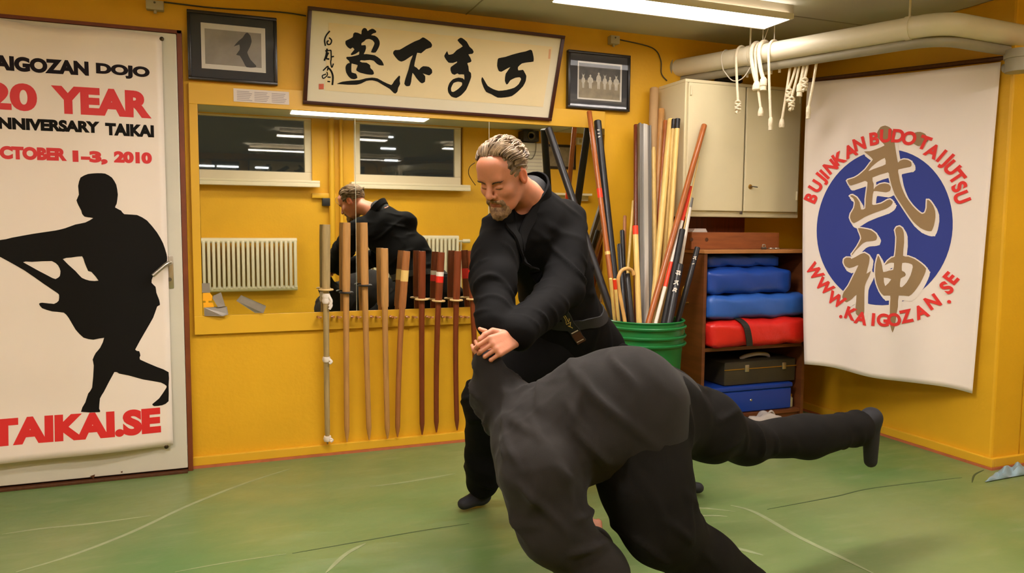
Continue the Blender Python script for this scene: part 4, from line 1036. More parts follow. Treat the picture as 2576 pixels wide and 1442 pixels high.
stick('short brown stick end behind the black stick ends', (1572, 543), -0.12, (1566, 803), -0.28, 9, 'wood_oak')
stick('taller of two short black stick ends left of the pale ones', (1565, 580), -0.16, (1574, 803), -0.32, 12, 'black_rubber')
stick('shorter black stick end just above the crook handle', (1558, 615), -0.20, (1572, 803), -0.38, 13, 'black_rubber')
stick('dark purple-black stick seen inside the crook of the cane', (1577, 688), -0.44, (1584, 803), -0.50, 16, 'black_rubber')
# crook-handled cane
t = thing('walking_cane', 'pale cane with a curved crook handle in the bucket front', 'cane', (BX-0.08, BY-0.05, 0.05), 'sticks standing in the green bucket')
pts = [(1571, 803, -0.49), (1561, 750, -0.48), (1556, 718, -0.48), (1556, 698, -0.48), (1564, 681, -0.48), (1577, 676, -0.48), (1589, 681, -0.47), (1594, 692, -0.47)]
P3 = [at(*p) for p in pts]; foot = np.array([BX-0.06, BY-0.08, 0.05])
MB().tube([foot]+spline(P3, 5), 0.0095, 12).build('cane_shaft', 'wood_cane', parent=t)

# ------------------------------------------------------------------ corner banner
BA = at(2024, 560, -0.505)*np.array([1, 1, 0]); BBp = np.array([3.435, -1.262, 0])
bd = unit(BBp-BA); bn = np.array([bd[1], -bd[0], 0]); bn = bn if bn[1] < 0 else -bn
def bpx(px, py, off=0.0):
    p = atp(px, py, BA+bn*off, bn); return (np.dot(p-BA, bd), p[2])
uL = 0.0; uR = bpx(2500, 500)[0]; uLT, uLM, uLB = bpx(2031, 207)[0], bpx(2020, 560)[0], bpx(2027, 917)[0]
zTL = bpx(2032, 207)[1]; zTR = bpx(2518, 156)[1]; zBL = bpx(2026, 917)[1]; zBR = bpx(2446, 990)[1]
uTR = bpx(2518, 156)[0]; uBR = bpx(2446, 990)[0]
def bwave(u, z):
    h = max(0, min(1, (zTL-z)/1.6))
    return 0.006*h*math.sin(u*13+1.0)+0.010*h*h*math.sin(u*21+z*2.0)+0.012*max(0, h-0.75)*4*math.sin(u*9+0.8)
def bfn(u, z, off=0.0):
    p = BA+bd*u+bn*(bwave(u, z)+off); return (p[0], p[1], z)
ban = thing('banner', 'white cloth banner with blue disc and red circular lettering hung across the corner', 'banner', (3.25, -0.85, 0.35))
def bsheet(a, c):
    zb = zBL*(1-a)+zBR*a+0.010*math.sin(a*9+0.5)*(1-c); zt = zTL*(1-a)+zTR*a-0.006*math.sin(a*math.pi)
    ul = uLB*(1-c)*(1-2*c)+4*uLM*c*(1-c)+uLT*c*(2*c-1)
    u = ul*(1-a)+a*(uTR*c+uBR*(1-c)); return bfn(u, zb+(zt-zb)*c)
o = MB().grid(40, 60, bsheet).build('cloth', 'cloth_banner', parent=ban)
md = o.modifiers.new('thick', 'SOLIDIFY'); md.thickness = 0.0012; md.offset = 0
def bprint(name, mb, m, off):
    mb = subdiv_faces(mb, 0.035); mb.v = [bfn(p[0], p[2], off) for p in mb.v]
    return mb.build(name, m, parent=ban, smooth=False)
kx = lambda lp: [bpx(2020+x/4.971, 310+y/4.971) for x, y in lp]
k2 = lambda lp: [bpx(2020+x/4.971, 560+y/4.971) for x, y in lp]
dl = bpx(2055, 573); dr = bpx(2397, 560); dt = bpx(2226, 376); db = bpx(2226, 769)
DU, DZ = (dl[0]+dr[0])/2, (dt[1]+db[1])/2; RU, RZ = (dr[0]-dl[0])/2, (dt[1]-db[1])/2
b = MB().poly([[(DU+RU*math.cos(a), DZ+RZ*math.sin(a)) for a in np.linspace(0, 2*math.pi, 72)[:-1]]], lambda u, v: (u, 0, v))
bprint('disc_print', b, 'logo_blue', 0.0016)
K1 = [(1000,250),(935,180),(928,120),(970,50),(1030,30),(1090,55),(1125,100),(1140,160),(1150,255),(1160,330),(1175,420),(1190,495),(1215,470),(1260,455),(1310,460),(1355,485),(1362,520),(1345,548),(1195,580),(1200,650),(1215,730),(1240,810),(1290,920),(1370,1030),(1440,1100),(1490,1135),(1530,1120),(1550,1060),(1555,960),(1590,975),(1630,1030),(1655,1100),(1658,1180),(1640,1280),(1610,1350),(1550,1345),(1470,1310),(1380,1230),(1300,1120),(1220,1000),(1150,890),(1110,780),(1080,660),(1065,615),(870,680),(885,760),(885,830),(905,800),(960,765),(1020,753),(1075,765),(1100,800),(1090,845),(1040,865),(960,855),(885,850),(870,930),(865,1015),(900,1022),(980,1005),(1050,965),(1090,955),(1125,985),(1100,1030),(1040,1070),(900,1120),(780,1170),(700,1220),(640,1250),(610,1230),(590,1180),(600,1130),(640,1060),(650,990),(630,940),(590,910),(620,900),(670,930),(710,990),(728,1080),(780,1065),(785,950),(800,830),(808,740),(775,722),(740,735),(610,778),(580,770),(555,720),(575,705),(640,685),(700,650),(780,580),(840,500),(875,455),(820,400),(765,355),(840,350),(930,320),(1020,280)]
K1h = [(820,600),(860,545),(940,480),(1025,435),(1035,515),(950,550),(880,575)]
K1d = [(1400,120),(1470,110),(1530,135),(1565,190),(1560,230),(1500,270),(1440,285),(1395,260),(1380,200)]
Q1 = [(690,70),(760,75),(850,95),(910,140),(928,180),(915,220),(870,232),(800,238),(750,260),(710,300),(650,360),(620,405),(612,395),(680,300),(730,200),(715,140)]
Q2 = [(515,460),(545,438),(600,440),(605,455),(660,430),(720,395),(770,380),(820,410),(835,440),(825,520),(795,640),(850,605),(830,670),(795,740),(775,800),(770,900),(770,1100),(760,1150),(700,1170),(665,1140),(660,1060),(672,905),(620,950),(550,998),(505,975),(490,930),(510,870),(570,790),(620,690),(695,535),(640,555),(580,570),(530,545),(510,500)]
Q3 = [(1155,95),(1175,60),(1210,50),(1245,75),(1265,130),(1268,250),(1255,415),(1320,425),(1400,455),(1480,510),(1545,575),(1520,660),(1470,760),(1400,860),(1330,920),(1200,912),(1190,1050),(1170,1150),(1150,1290),(1118,1378),(1090,1290),(1085,1150),(1090,1000),(1092,915),(1010,915),(960,860),(920,760),(902,650),(910,520),(940,410),(970,470),(990,540),(1005,620),(1080,600),(1130,590),(1140,505),(1080,505),(1020,535),(1060,480),(1110,440),(1150,425),(1165,300),(1170,180)]
Q3a = [(1010,690),(1105,710),(1028,795)]
Q3b = [(1245,505),(1320,505),(1370,525),(1378,560),(1350,660),(1300,750),(1245,805),(1215,800),(1225,700),(1280,670),(1290,645),(1270,615),(1240,600)]
glyphs = [([K1, K1h], kx), ([K1d], kx), ([Q1], k2), ([Q2], k2), ([Q3, Q3a, Q3b], k2)]
b = MB()
for loops, f in glyphs:
    if loops[0] is K1d: continue
    for sx_, sy_ in ((0, 0), (16, 26), (30, 48)):
        lp = f([(x+sx_, y+sy_) for x, y in smooth_loop(loops[0], 2)])
        b.poly([lp], lambda u, v: (u, 0, v))
        n = len(lp); w = 0.006
        for i in range(n):
            p, q = np.array(lp[i]), np.array(lp[(i+1) % n]); d = q-p; l = np.linalg.norm(d)
            if l < 1e-6: continue
            nn = np.array([-d[1], d[0]])/l*w; d = d/l*w*0.9
            b.add([(x_[0], 0, x_[1]) for x_ in (p+nn-d, q+nn+d, q-nn+d, p-nn-d)], [(0, 1, 2, 3)])
bprint('character_outline', b, 'cloth_banner', 0.0028)
for loops, f in glyphs:
    b = MB().poly([f(smooth_loop(l, 2)) for l in loops], lambda u, v: (u, 0, v))
    if loops[0] is K1: 
        hole = MB()
    bprint('character_print', b, 'logo_taupe', 0.0040)
def arc_text(s, px_list, size_u, size_v, name, radial_in):
    b = MB()
    for ch, (px, py) in zip(s, px_list):
        if ch == ' ': continue
        c = np.array(bpx(px, py)); d = c-np.array([DU, DZ]); d[0] /= RU; d[1] /= RZ
        ang = math.atan2(d[1], d[0]); up = np.array([math.cos(ang)*RU, math.sin(ang)*RZ]); up /= np.linalg.norm(up)
        if radial_in: up = -up
        rt = np.array([up[1], -up[0]])
        vs, fs = text2d(ch, 0.045); lo, hi = vs.min(0), vs.max(0); cen = (lo+hi)/2
        hgt = 0.72
        sc = size_v/hgt
        q = [(c+rt*(v[0]-cen[0])*sc*0.92+up*(v[1]-(cen[1] if ch not in '.' else 0.36))*sc) for v in vs]
        b.add([(p[0], 0, p[1]) for p in q], fs)
    bprint(name, b, 'logo_red', 0.0052)
c1 = lambda L: [(2020+x/4.971, 310+y/4.971) for x, y in L]
c2_ = lambda L: [(2020+x/4.971, 560+y/4.971) for x, y in L]
arc_text('BUJINKAN', c1([(105, 935), (165, 790), (237, 695), (272, 640), (348, 545), (455, 440), (592, 350), (707, 262)]), 0, 0.063, 'lettering', False)
arc_text('BUDO', c1([(893, 195), (1035, 160), (1192, 160), (1330, 190)]), 0, 0.063, 'lettering', False)
arc_text('TAIJUTSU', c1([(1520, 245), (1625, 350), (1735, 410), (1790, 470), (1862, 560), (1930, 675), (1955, 795), (1985, 930)]), 0, 0.063, 'lettering', False)
arc_text('WWW.KAIGOZAN.SE', c2_([(150, 610), (272, 795), (415, 965), (498, 1120), (605, 1140), (730, 1195), (880, 1213), (997, 1220), (1140, 1215), (1295, 1170), (1480, 1115), (1625, 990), (1778, 938), (1795, 815), (1850, 695)]), 0, 0.063, 'lettering', True)
# batten the banner hangs from
a0 = BA-bd*0.02+np.array([0, 0, zTL+0.012])-bn*0.02; a1 = BA+bd*(uTR+0.02)+np.array([0, 0, zTR+0.02])-bn*0.02
MB().tube([a0, a1], 0.012, 10).build('hanging_rod', 'wood_dark', parent=ban)
MB().tube([a1, (RWX-0.002, a1[1]+0.02, a1[2]+0.04)], 0.004, 8).build('rod_hook', 'steel', parent=ban)

# ------------------------------------------------------------------ ceiling pipe, ropes
PR = 0.049
pA = at(1690, 170, -0.03); pA = atz(1690, 174, 2.085)
pB = atz(2376, 56, 2.06); pC = atz(2600, 96, 2.06)
pipe = thing('ceiling_pipe', 'thick white painted pipe under the ceiling crossing to the corner', 'pipe', tuple(pB))
dA = unit(pB-pA); dC = unit(pC-pB)
ends = pA-dA*0.02
path = [ends, lerp(pA, pB, .5), pB-dA*0.13]+bez(pB-dA*0.11, pB, pB+dC*0.11, 10)+[pB+dC*0.2, pC+dC*0.8]
MB().tube(path, PR, 28).build('main_pipe', 'pipe_white', parent=pipe)
MB().lathe([(PR*0.9, 0), (PR+0.014, 0), (PR+0.014, 0.02), (PR*0.9, 0.02)], pA+dA*0.02, 28, ax=dA).build('wall_collar', 'pipe_grey', parent=pipe)
off = np.array([0.02, 0.035, -0.062])
MB().tube([p+off for p in path[:3]]+[p+off for p in bez(pB-dA*0.14, pB, pB+dC*0.14, 10)]+[pC+dC*0.8+off], 0.026, 16).build('thin_pipe', 'pipe_grey', parent=pipe)
for s_ in (0.35, 0.9):
    b = MB(); p = lerp(pA, pB, s_); b.tube([(p[0], p[1], p[2]+PR), (p[0], p[1], CEIL)], 0.005, 8); b.lathe([(PR, -0.012), (PR+0.004, -0.012), (PR+0.004, 0.012), (PR, 0.012)], p, 28, ax=dA)
    b.build('hanger', 'pipe_white', parent=pipe)
pe = atx(2566, 160, 3.62)
t = thing('elbow_pipe', 'short grey pipe end below the white pipe at the right edge', 'pipe', at(2562, 150, RWY-0.07))
ce = at(2566, 118, RWY-0.07)
MB().tube([(ce[0], ce[1], 1.97), (ce[0], ce[1], 1.87)], 0.055, 20).lathe([(0.055, 0), (0.062, 0), (0.062, 0.02), (0.055, 0.02)], (ce[0], ce[1], 1.93), 24).build('pipe_stub', 'pipe_grey', parent=t)
MB().tube([(ce[0], ce[1], 1.90), (ce[0], RWY, 1.90)], 0.02, 12).build('wall_stay', 'pipe_grey', parent=t)

def pipe_pt(px):                         # front of the pipe at an image column
    best = None
    for i in range(400):
        p = lerp(pA, pB, i/400.0); q = p-CPOS
        x = 1288+FPX*np.dot(q, CR)/np.dot(q, CF)
        if best is None or abs(x-px) < best[0]: best = (abs(x-px), p)
    return best[1]
nF = unit(np.cross(dA, (0, 0, 1))); nF = nF if np.dot(nF, CPOS-pA) > 0 else -nF
def rope(label, px, end_px, end_py, r=0.0068, side=1, knot='knot', group='white ropes hanging over the white pipe', back_drop=0.10, bend=0.0):
    p = pipe_pt(px); R = PR+r
    fr = p+nF*R*side
    endp = atp(end_px, end_py, fr, nF)
    t = thing('knotted_rope', label, 'rope', tuple(endp), group)
    arc = [p+nF*side*R*math.cos(a)+np.array([0, 0, R*math.sin(a)]) for a in np.linspace(math.pi, 0, 12)]
    back = p-nF*side*R+np.array([0, 0, -back_drop])
    kz = 0.05
    if side < 0: back, arc = arc[8]*0.5+arc[9]*0.5, arc[9:]
    path = [back]+arc+spline([fr+np.array([0, 0, -0.02]), lerp(fr, endp, .5)+bd*bend, endp+np.array([0, 0, kz])], 6)
    MB().tube(path, r, 10).build('cord', 'rope_cotton', parent=t)
    b = MB(); e = endp+np.array([0, 0, kz])
    if knot == 'knot':
        for j in range(4):
            a = j*1.9
            b.tube([e+np.array([0.013*math.cos(a+q), 0.013*math.sin(a+q), -0.008-j*0.013+0.004*math.sin(2*q)]) for q in np.linspace(0, 2*math.pi, 11)[:-1]], r*0.75, 8, closed=True)
        b.tube([e+np.array([0.004, 0, -0.05]), e+np.array([-0.012, 0, -0.07])], [r*.8, r*1.2], 8); b.tube([e+np.array([0.004, 0, -0.05]), e+np.array([0.012, 0, -0.066])], [r*.8, r], 8)
    elif knot == 'bell':
        b.lathe([(r*.9, 0.012), (r*1.5, 0.004), (r*2.1, -0.012), (r*2.2, -0.03), (r*1.7, -0.036), (0, -0.03)], e, 14)
    else:
        b.lathe([(r*.9, 0.012), (r*1.7, 0.0), (r*1.8, -0.03), (r*1.5, -0.034), (r*1.6, -0.055), (0, -0.056)], e, 14)
    b.build('end_knot', 'rope_cotton', parent=t)
    return t
rope('rope at far left of the pipe ending in a frayed knot', 1866, 1856, 276)
rope('thick rope, left strand of the bundled loop with big knot', 1905, 1903, 235, r=0.0105, knot='bell')
rope('rope of the bundle ending in a cap, centre of the loop', 1914, 1913, 300, knot='bell')
rope('thick rope, right strand of the bundled loop', 1924, 1920, 225, r=0.0105, knot='cap')
rope('rope right of the bundle with a round capped end', 1949, 1938, 325, knot='cap')
rope('rope ending in an open loop ring, longest of all', 1978, 1966, 328, knot='bell', side=-1)
rope('greyish rope behind the pipe with twisted double knot', 1996, 1984, 246, knot='knot', side=-1)
rope('greyish rope behind the pipe with a thin knotted tip', 2003, 1991, 268, knot='knot', side=-1)
rope('short twisted rope behind the pipe holding a wooden toggle', 2014, 2011, 240, r=0.009, knot='cap', side=-1)
rope('shortest rope with frayed ball end behind the pipe', 2022, 2024, 220, knot='knot', side=-1)
rope('rope at far right of the pipe with long bound end', 2045, 2033, 296, knot='cap', side=-1)
t = thing('wire_loop', 'thin wire slung in a loop under the left part of the pipe', 'wire', tuple(pipe_pt(1850)))
p = pipe_pt(1828); q = pipe_pt(1905)
MB().tube([p+nF*(PR+.003)*math.cos(a)+np.array([0, 0, (PR+.003)*math.sin(a)]) for a in np.linspace(math.pi*.6, -0.5, 8)]+spline([p+nF*PR*.9+np.array([0.01, 0, -0.06]), lerp(p, q, .35)+nF*PR*.8+np.array([0, 0, -0.125]), lerp(p, q, .7)+nF*PR*.8+np.array([0, 0, -0.12]), q+nF*PR*.8+np.array([0, 0, -0.05])], 6), 0.0028, 8).build('wire_strand', 'wire_white', parent=t)
t = thing('hanging_wire', 'thin white wires dropping from the lamp to the pipe', 'wire', tuple(pipe_pt(1930)))
b = MB()
for px, dx in ((1918, 0.0), (1918, 0.06), (1947, 0.0)):
    p = pipe_pt(px); b.tube([p+np.array([0, 0, PR]), p+np.array([dx, 0, 0.2])], 0.0025, 6)
b.build('wire_strand', 'wire_white', parent=t)

# blue plastic sheet on the floor at the right edge
c = atz(2545, 1190, 0.0)
t = thing('plastic_sheet', 'crumpled pale blue plastic sheet on the floor at far right', 'plastic sheet', tuple(c))
def shf_(a, bb):
    base_ = atz(2478+a*120, 1215-a*22, 0.0); top_ = atz(2520+a*80, 1182-a*6, 0.0)
    p = base_*(1-bb)+top_*bb
    k = math.sin(math.pi*a)**0.5*math.sin(math.pi*bb)**.5 if 0 < a < 1 and 0 < bb < 1 else 0
    return (p[0], p[1], 0.004+k*(0.02+0.015*math.sin(a*19+bb*5)+0.012*math.sin(bb*14+a*7)))
o = MB().grid(24, 12, shf_).build('sheet_fold', 'sheet_blue', parent=t)
md = o.modifiers.new('thick', 'SOLIDIFY'); md.thickness = 0.002; md.offset = 1
# ------------------------------------------------------------------ bodies: smooth implicit surfaces
def cap(a, b, ra, rb=None, k=0.02, flat=None, f=1.0, op='u'):
    return dict(t='c', a=V3(a), b=V3(b), ra=ra, rb=ra if rb is None else rb, k=k, flat=None if flat is None else unit(flat), f=f, op=op)
def ell(c, r, R=None, k=0.02, op='u'):
    return dict(t='e', c=V3(c), r=V3(r), R=np.eye(3) if R is None else np.array(R), k=k, op=op)
def chain(pts, rs, k=0.02, flat=None, f=1.0):
    return [cap(pts[i], pts[i+1], rs[i], rs[i+1], k, flat, f) for i in range(len(pts)-1)]
def axis_coords(lo, hi, coarse, fines):
    out = [lo]; 
    while out[-1] < hi:
        x = out[-1]; st = coarse
        for a, b, s in fines:
            if a-coarse*0.5 <= x <= b: st = min(st, s)
        out.append(x+st)
    return np.array(out)
def field(prims, xs, ys, zs):
    D = np.full((len(xs), len(ys), len(zs)), 0.5, np.float32)
    for p in prims:
        pad = p['k']+0.03
        if p['t'] == 'c':
            R = max(p['ra'], p['rb'])*max(1, p['f'])+pad
            lo = np.minimum(p['a'], p['b'])-R; hi = np.maximum(p['a'], p['b'])+R
        else:
            R = max(p['r'])+pad; lo = p['c']-R; hi = p['c']+R
        sl = []
        for ax, lo_, hi_ in zip((xs, ys, zs), lo, hi):
            i0 = max(0, np.searchsorted(ax, lo_)-1); i1 = min(len(ax), np.searchsorted(ax, hi_)+1)
            sl.append(slice(i0, i1))
        if any(s.stop <= s.start for s in sl): continue
        X = xs[sl[0]][:, None, None]; Y = ys[sl[1]][None, :, None]; Z = zs[sl[2]][None, None, :]
        if p['t'] == 'c':
            a, b = p['a'], p['b']; ab = b-a; L2 = max(np.dot(ab, ab), 1e-9)
            px, py, pz = X-a[0], Y-a[1], Z-a[2]
            t = np.clip((px*ab[0]+py*ab[1]+pz*ab[2])/L2, 0, 1)
            qx, qy, qz = px-t*ab[0], py-t*ab[1], pz-t*ab[2]
            if p['flat'] is not None:
                n = p['flat']; c = (qx*n[0]+qy*n[1]+qz*n[2])*(1/p['f']-1)
                qx, qy, qz = qx+c*n[0], qy+c*n[1], qz+c*n[2]
                d = (np.sqrt(qx*qx+qy*qy+qz*qz)-(p['ra']+(p['rb']-p['ra'])*t))*min(1.0, 0.5+0.5*p['f'])
            else:
                d = np.sqrt(qx*qx+qy*qy+qz*qz)-(p['ra']+(p['rb']-p['ra'])*t)
        else:
            R_ = p['R']; r = p['r']; px, py, pz = X-p['c'][0], Y-p['c'][1], Z-p['c'][2]
            k0 = 0; k1 = 0
            for i in range(3):
                u = (px*R_[i][0]+py*R_[i][1]+pz*R_[i][2])/r[i]
                k0 = k0+u*u; k1 = k1+(u/r[i])**2
            k0 = np.sqrt(k0); k1 = np.sqrt(k1)+1e-9
            d = k0*(k0-1)/k1
        A = D[sl[0], sl[1], sl[2]]; k = p['k']
        if p['op'] == 'u':
            h = np.clip(0.5+0.5*(A-d)/k, 0, 1); D[sl[0], sl[1], sl[2]] = A*(1-h)+d*h-k*h*(1-h)
        else:
            d = -d; h = np.clip(0.5-0.5*(A-d)/k, 0, 1); D[sl[0], sl[1], sl[2]] = A*(1-h)+d*h+k*h*(1-h)
    return D
def surface(prims, xs, ys, zs, smooth=1):
    D = field(prims, xs, ys, zs); s = D < 0
    nx, ny, nz = [n-1 for n in D.shape]
    cnt = np.zeros((nx, ny, nz), np.int8)
    for i in (0, 1):
        for j in (0, 1):
            for k in (0, 1): cnt += s[i:i+nx, j:j+ny, k:k+nz]
    cells = np.argwhere((cnt > 0) & (cnt < 8)); N = len(cells)
    idx = np.full((nx, ny, nz), -1, np.int32); idx[cells[:, 0], cells[:, 1], cells[:, 2]] = np.arange(N)
    acc = np.zeros((N, 3)); num = np.zeros(N)
    cor = [(i, j, k) for i in (0, 1) for j in (0, 1) for k in (0, 1)]
    for a in cor:
        for ax in range(3):
            if a[ax] == 1: continue
            b = list(a); b[ax] = 1
            va = D[cells[:, 0]+a[0], cells[:, 1]+a[1], cells[:, 2]+a[2]]; vb = D[cells[:, 0]+b[0], cells[:, 1]+b[1], cells[:, 2]+b[2]]
            m = (va < 0) != (vb < 0)
            t = np.where(m, va/np.where(m, va-vb, 1), 0)
            pt = np.array(a, float)[None, :].repeat(N, 0); pt[:, ax] += t
            acc[m] += pt[m]; num[m] += 1
    g = cells+acc/num[:, None]
    V = np.stack([np.interp(g[:, i], np.arange(len(c)), c) for i, c in enumerate((xs, ys, zs))], 1)
    F = []
    for ax in range(3):
        o1, o2 = (ax+1) % 3, (ax+2) % 3
        sa = np.take(s, range(0, s.shape[ax]-1), ax); sb = np.take(s, range(1, s.shape[ax]), ax)
        e = np.argwhere(sa != sb)
        ok = (e[:, o1] > 0) & (e[:, o2] > 0) & (e[:, o1] < D.shape[o1]-1) & (e[:, o2] < D.shape[o2]-1); e = e[ok]
        fl = sa[e[:, 0], e[:, 1], e[:, 2]]
        q = []
        for d1, d2 in ((-1, -1), (0, -1), (0, 0), (-1, 0)):
            c = e.copy(); c[:, o1] += d1; c[:, o2] += d2; q.append(idx[c[:, 0], c[:, 1], c[:, 2]])
        q = np.stack(q, 1); q[~fl] = q[~fl][:, ::-1]; F.append(q)
    F = np.concatenate(F, 0)
    for _ in range(smooth): V = relax(V, F, 0.5)
    return V, F
def relax(V, F, w):
    S = np.zeros_like(V); n = np.zeros(len(V))
    for i in range(4):
        a, b = F[:, i], F[:, (i+1) % 4]
        np.add.at(S, a, V[b]); np.add.at(n, a, 1); np.add.at(S, b, V[a]); np.add.at(n, b, 1)
    return V*(1-w)+S/np.maximum(n, 1)[:, None]*w
def normals(V, F):
    N = np.zeros_like(V); fn = np.cross(V[F[:, 2]]-V[F[:, 0]], V[F[:, 3]]-V[F[:, 1]])
    for i in range(4): np.add.at(N, F[:, i], fn)
    return N/np.maximum(np.linalg.norm(N, axis=1), 1e-12)[:, None]
def folds(V, N, specs, base=0.003, seed=0):
    r = np.random.RandomState(seed); d = np.zeros(len(V))
    for i in range(5):
        w = r.normal(size=3); w = w/np.linalg.norm(w)*(14+9*i); w2 = r.normal(size=3)*9
        d += base*(0.8**i)*np.sin(V@w+1.5*np.sin(V@w2+i)+r.uniform(0, 6))
    for (c, dr, lam, amp, R) in specs:
        q = V-V3(c); dr = unit(dr)
        w2 = r.normal(size=3)*5; w3 = r.normal(size=3)*9; w4 = r.normal(size=3); w4 = w4-np.dot(w4, dr)*dr; w4 = w4/np.linalg.norm(w4)
        u = q@dr; v = q@w4
        ph = (u+0.45*v*r.choice((-1, 1)))*2*math.pi/(lam*1.5)+1.9*np.sin(V@w2)+1.1*np.sin(V@w3+1)
        gate = np.clip(0.5+0.9*np.sin(v*2*math.pi/(lam*3.2)+1.5*np.sin(V@w2+2)+u*17), 0, 1)
        ridge = 1.6*(np.exp(-(np.sin(ph/2)/0.34)**2)-0.3)
        d += amp*np.exp(-(q*q).sum(1)/R**2)*ridge*gate
    return V+N*d[:, None]
def to_obj(name, V, F, mats, parent=None, loc=(0, 0, 0), mi=None):
    me = bpy.data.meshes.new(name); off = np.array(loc, float)
    if parent is not None:
        q = parent; off = np.zeros(3)
        while q is not None: off = off+np.array(q.location); q = q.parent
    me.from_pydata((V-off).tolist(), [], F.tolist())
    for m in ([mats] if isinstance(mats, str) else mats): me.materials.append(MATS[m])
    if mi is not None: me.polygons.foreach_set('material_index', mi)
    me.polygons.foreach_set('use_smooth', [True]*len(me.polygons)); me.update()
    o = bpy.data.objects.new(name, me); COL.objects.link(o)
    if parent is not None: o.parent = parent
    else: o.location = tuple(loc)
    return o
def bounds(prims, pad=0.03):
    lo = np.full(3, 9.0); hi = np.full(3, -9.0)
    for p in prims:
        if p['op'] != 'u': continue
        if p['t'] == 'c':
            R = max(p['ra'], p['rb'])*max(1, p['f']); lo = np.minimum(lo, np.minimum(p['a'], p['b'])-R); hi = np.maximum(hi, np.maximum(p['a'], p['b'])+R)
        else: R = max(p['r']); lo = np.minimum(lo, p['c']-R); hi = np.maximum(hi, p['c']+R)
    return lo-pad, hi+pad
def cloth_mesh(prims, h, specs, base=0.003, seed=0, smooth=2):
    lo, hi = bounds(prims)
    xs, ys, zs = [np.arange(lo[i], hi[i], h) for i in range(3)]
    V, F = surface(prims, xs, ys, zs, smooth); V = folds(V, normals(V, F), specs, base, seed)
    V = relax(V, F, 0.3); return V, F
def bvh_of(V, F): return BVHTree.FromPolygons(V.tolist(), F.tolist())
def drape(path, bvh, off):
    out = []
    for p in path:
        l, n, i, d = bvh.find_nearest(Vector(p))
        out.append(np.array(l)+np.array(n)*off)
    return out
def band(path, nrm, w, th=0.004, wdir=None):  # flat ribbon following a path on a surface
    b = MB(); vs = []; n = len(path)
    for i in range(n):
        t = unit(path[min(i+1, n-1)]-path[max(i-1, 0)]); m = unit(nrm[i]-np.dot(nrm[i], t)*t); s_ = np.cross(t, m)
        p = path[i]; vs += [p-s_*w, p+s_*w, p+s_*w*0.92+m*th, p-s_*w*0.92+m*th]
    fs = [(0, 1, 2, 3), tuple((n-1)*4+j for j in (3, 2, 1, 0))]
    for i in range(n-1):
        a = i*4; c = a+4
        for j in range(4): fs.append((a+j, c+j, c+(j+1) % 4, a+(j+1) % 4))
    return b.add(vs, fs)
def drape_band(path, bvh, w, th, off=0.001):
    P, Nn = [], []
    for p in path:
        l, n, i, d = bvh.find_nearest(Vector(p)); P.append(np.array(l)+np.array(n)*off); Nn.append(np.array(n))
    for _ in range(2): P = [P[0]]+[(P[i-1]+2*P[i]+P[i+1])/4 for i in range(1, len(P)-1)]+[P[-1]]
    return band(P, Nn, w, th)
def hand(wrist, knuck, palm_n, curl, thumb_side, scale=1.0, spread=0.0, thumb_curl=0.5, k=0.006):
    # palm from wrist towards the knuckles, five separate fingers bent towards the palm side
    w, kn = V3(wrist), V3(knuck); f = unit(kn-w); n = unit(palm_n); n = unit(n-np.dot(n, f)*f); s_ = np.cross(n, f)*thumb_side
    pr = []; S = scale
    for q in (-0.028, -0.010, 0.010, 0.028):
        pr.append(cap(w+s_*q*0.7*S+f*0.01*S, kn+s_*q*1.05*S-f*0.004*abs(q)/0.026*S, 0.0135*S, 0.0115*S, 0.012*S))
    lens = {0: (0.040, 0.025, 0.020), 1: (0.045, 0.029, 0.022), 2: (0.042, 0.026, 0.021), 3: (0.033, 0.020, 0.018)}
    offs = (0.031, 0.0104, -0.0104, -0.0305)
    for i in range(4):
        p = kn+s_*offs[i]*S; ang = 0.0; r = (0.0082, 0.0085, 0.0081, 0.0074)[i]*S
        for j, l in enumerate(lens[i]):
            ang += curl[j]*(1+0.08*(i-1.5))
            d = f*math.cos(ang)+n*math.sin(ang)+s_*spread*(1.5-i)*0.3
            q = p+unit(d)*l*S; pr.append(cap(p, q, r, r*0.93, 0.0022*S)); p = q; r *= 0.93
    tb = w+s_*0.026*S+f*0.028*S+n*0.008*S
    d1 = unit(f*0.75+s_*0.75+n*0.35); p1 = tb+d1*0.042*S
    d2 = unit(f*(0.95)+s_*(0.4-thumb_curl)+n*(0.2+0.5*thumb_curl)); p2 = p1+d2*0.032*S
    d3 = unit(f*(0.9)+s_*(0.2-1.2*thumb_curl)+n*(0.2+0.6*thumb_curl)); p3 = p2+d3*0.024*S
    pr += [cap(w+s_*0.012*S+f*0.01*S, tb, 0.016*S, 0.0145*S, 0.012*S), cap(tb, p1, 0.014*S, 0.0115*S, 0.008*S), cap(p1, p2, 0.0112*S, 0.010*S, 0.004*S), cap(p2, p3, 0.0100*S, 0.0082*S, 0.004*S)]
    return pr

# ================================================================== standing man
HS = 0.88; HC = at(1266, 440, -1.52)
Fh = unit((-0.72, -0.47, -0.52)); Xh = unit(np.cross(Fh, (0, 0, 1))); Uh = np.cross(Xh, Fh)
roll = 0.06; Xr = Xh*math.cos(roll)+Uh*math.sin(roll); Uh = -Xh*math.sin(roll)+Uh*math.cos(roll); Xh = Xr
RH = np.array([Xh, Fh, Uh])
def hd(x, y, z): return HC+(Xh*x+Fh*y+Uh*z)*HS
def hE(c, r, k=0.015, op='u', tilt=0.0):
    return ell(hd(*c), [q*HS for q in r], RH, k*HS, op)
def hCp(a, b, ra, rb=None, k=0.01, op='u'): return cap(hd(*a), hd(*b), ra*HS, None if rb is None else rb*HS, k*HS, op=op)
SR = at(1266, 588, -1.42); SL = at(1418, 556, -1.30)
EL_R = at(1243, 708, -1.60); WR_R = at(1240, 830, -1.745)
EL_L = at(1415, 728, -1.52); WR_L = at(1297, 848, -1.80)
NECK = at(1335, 492, -1.37)
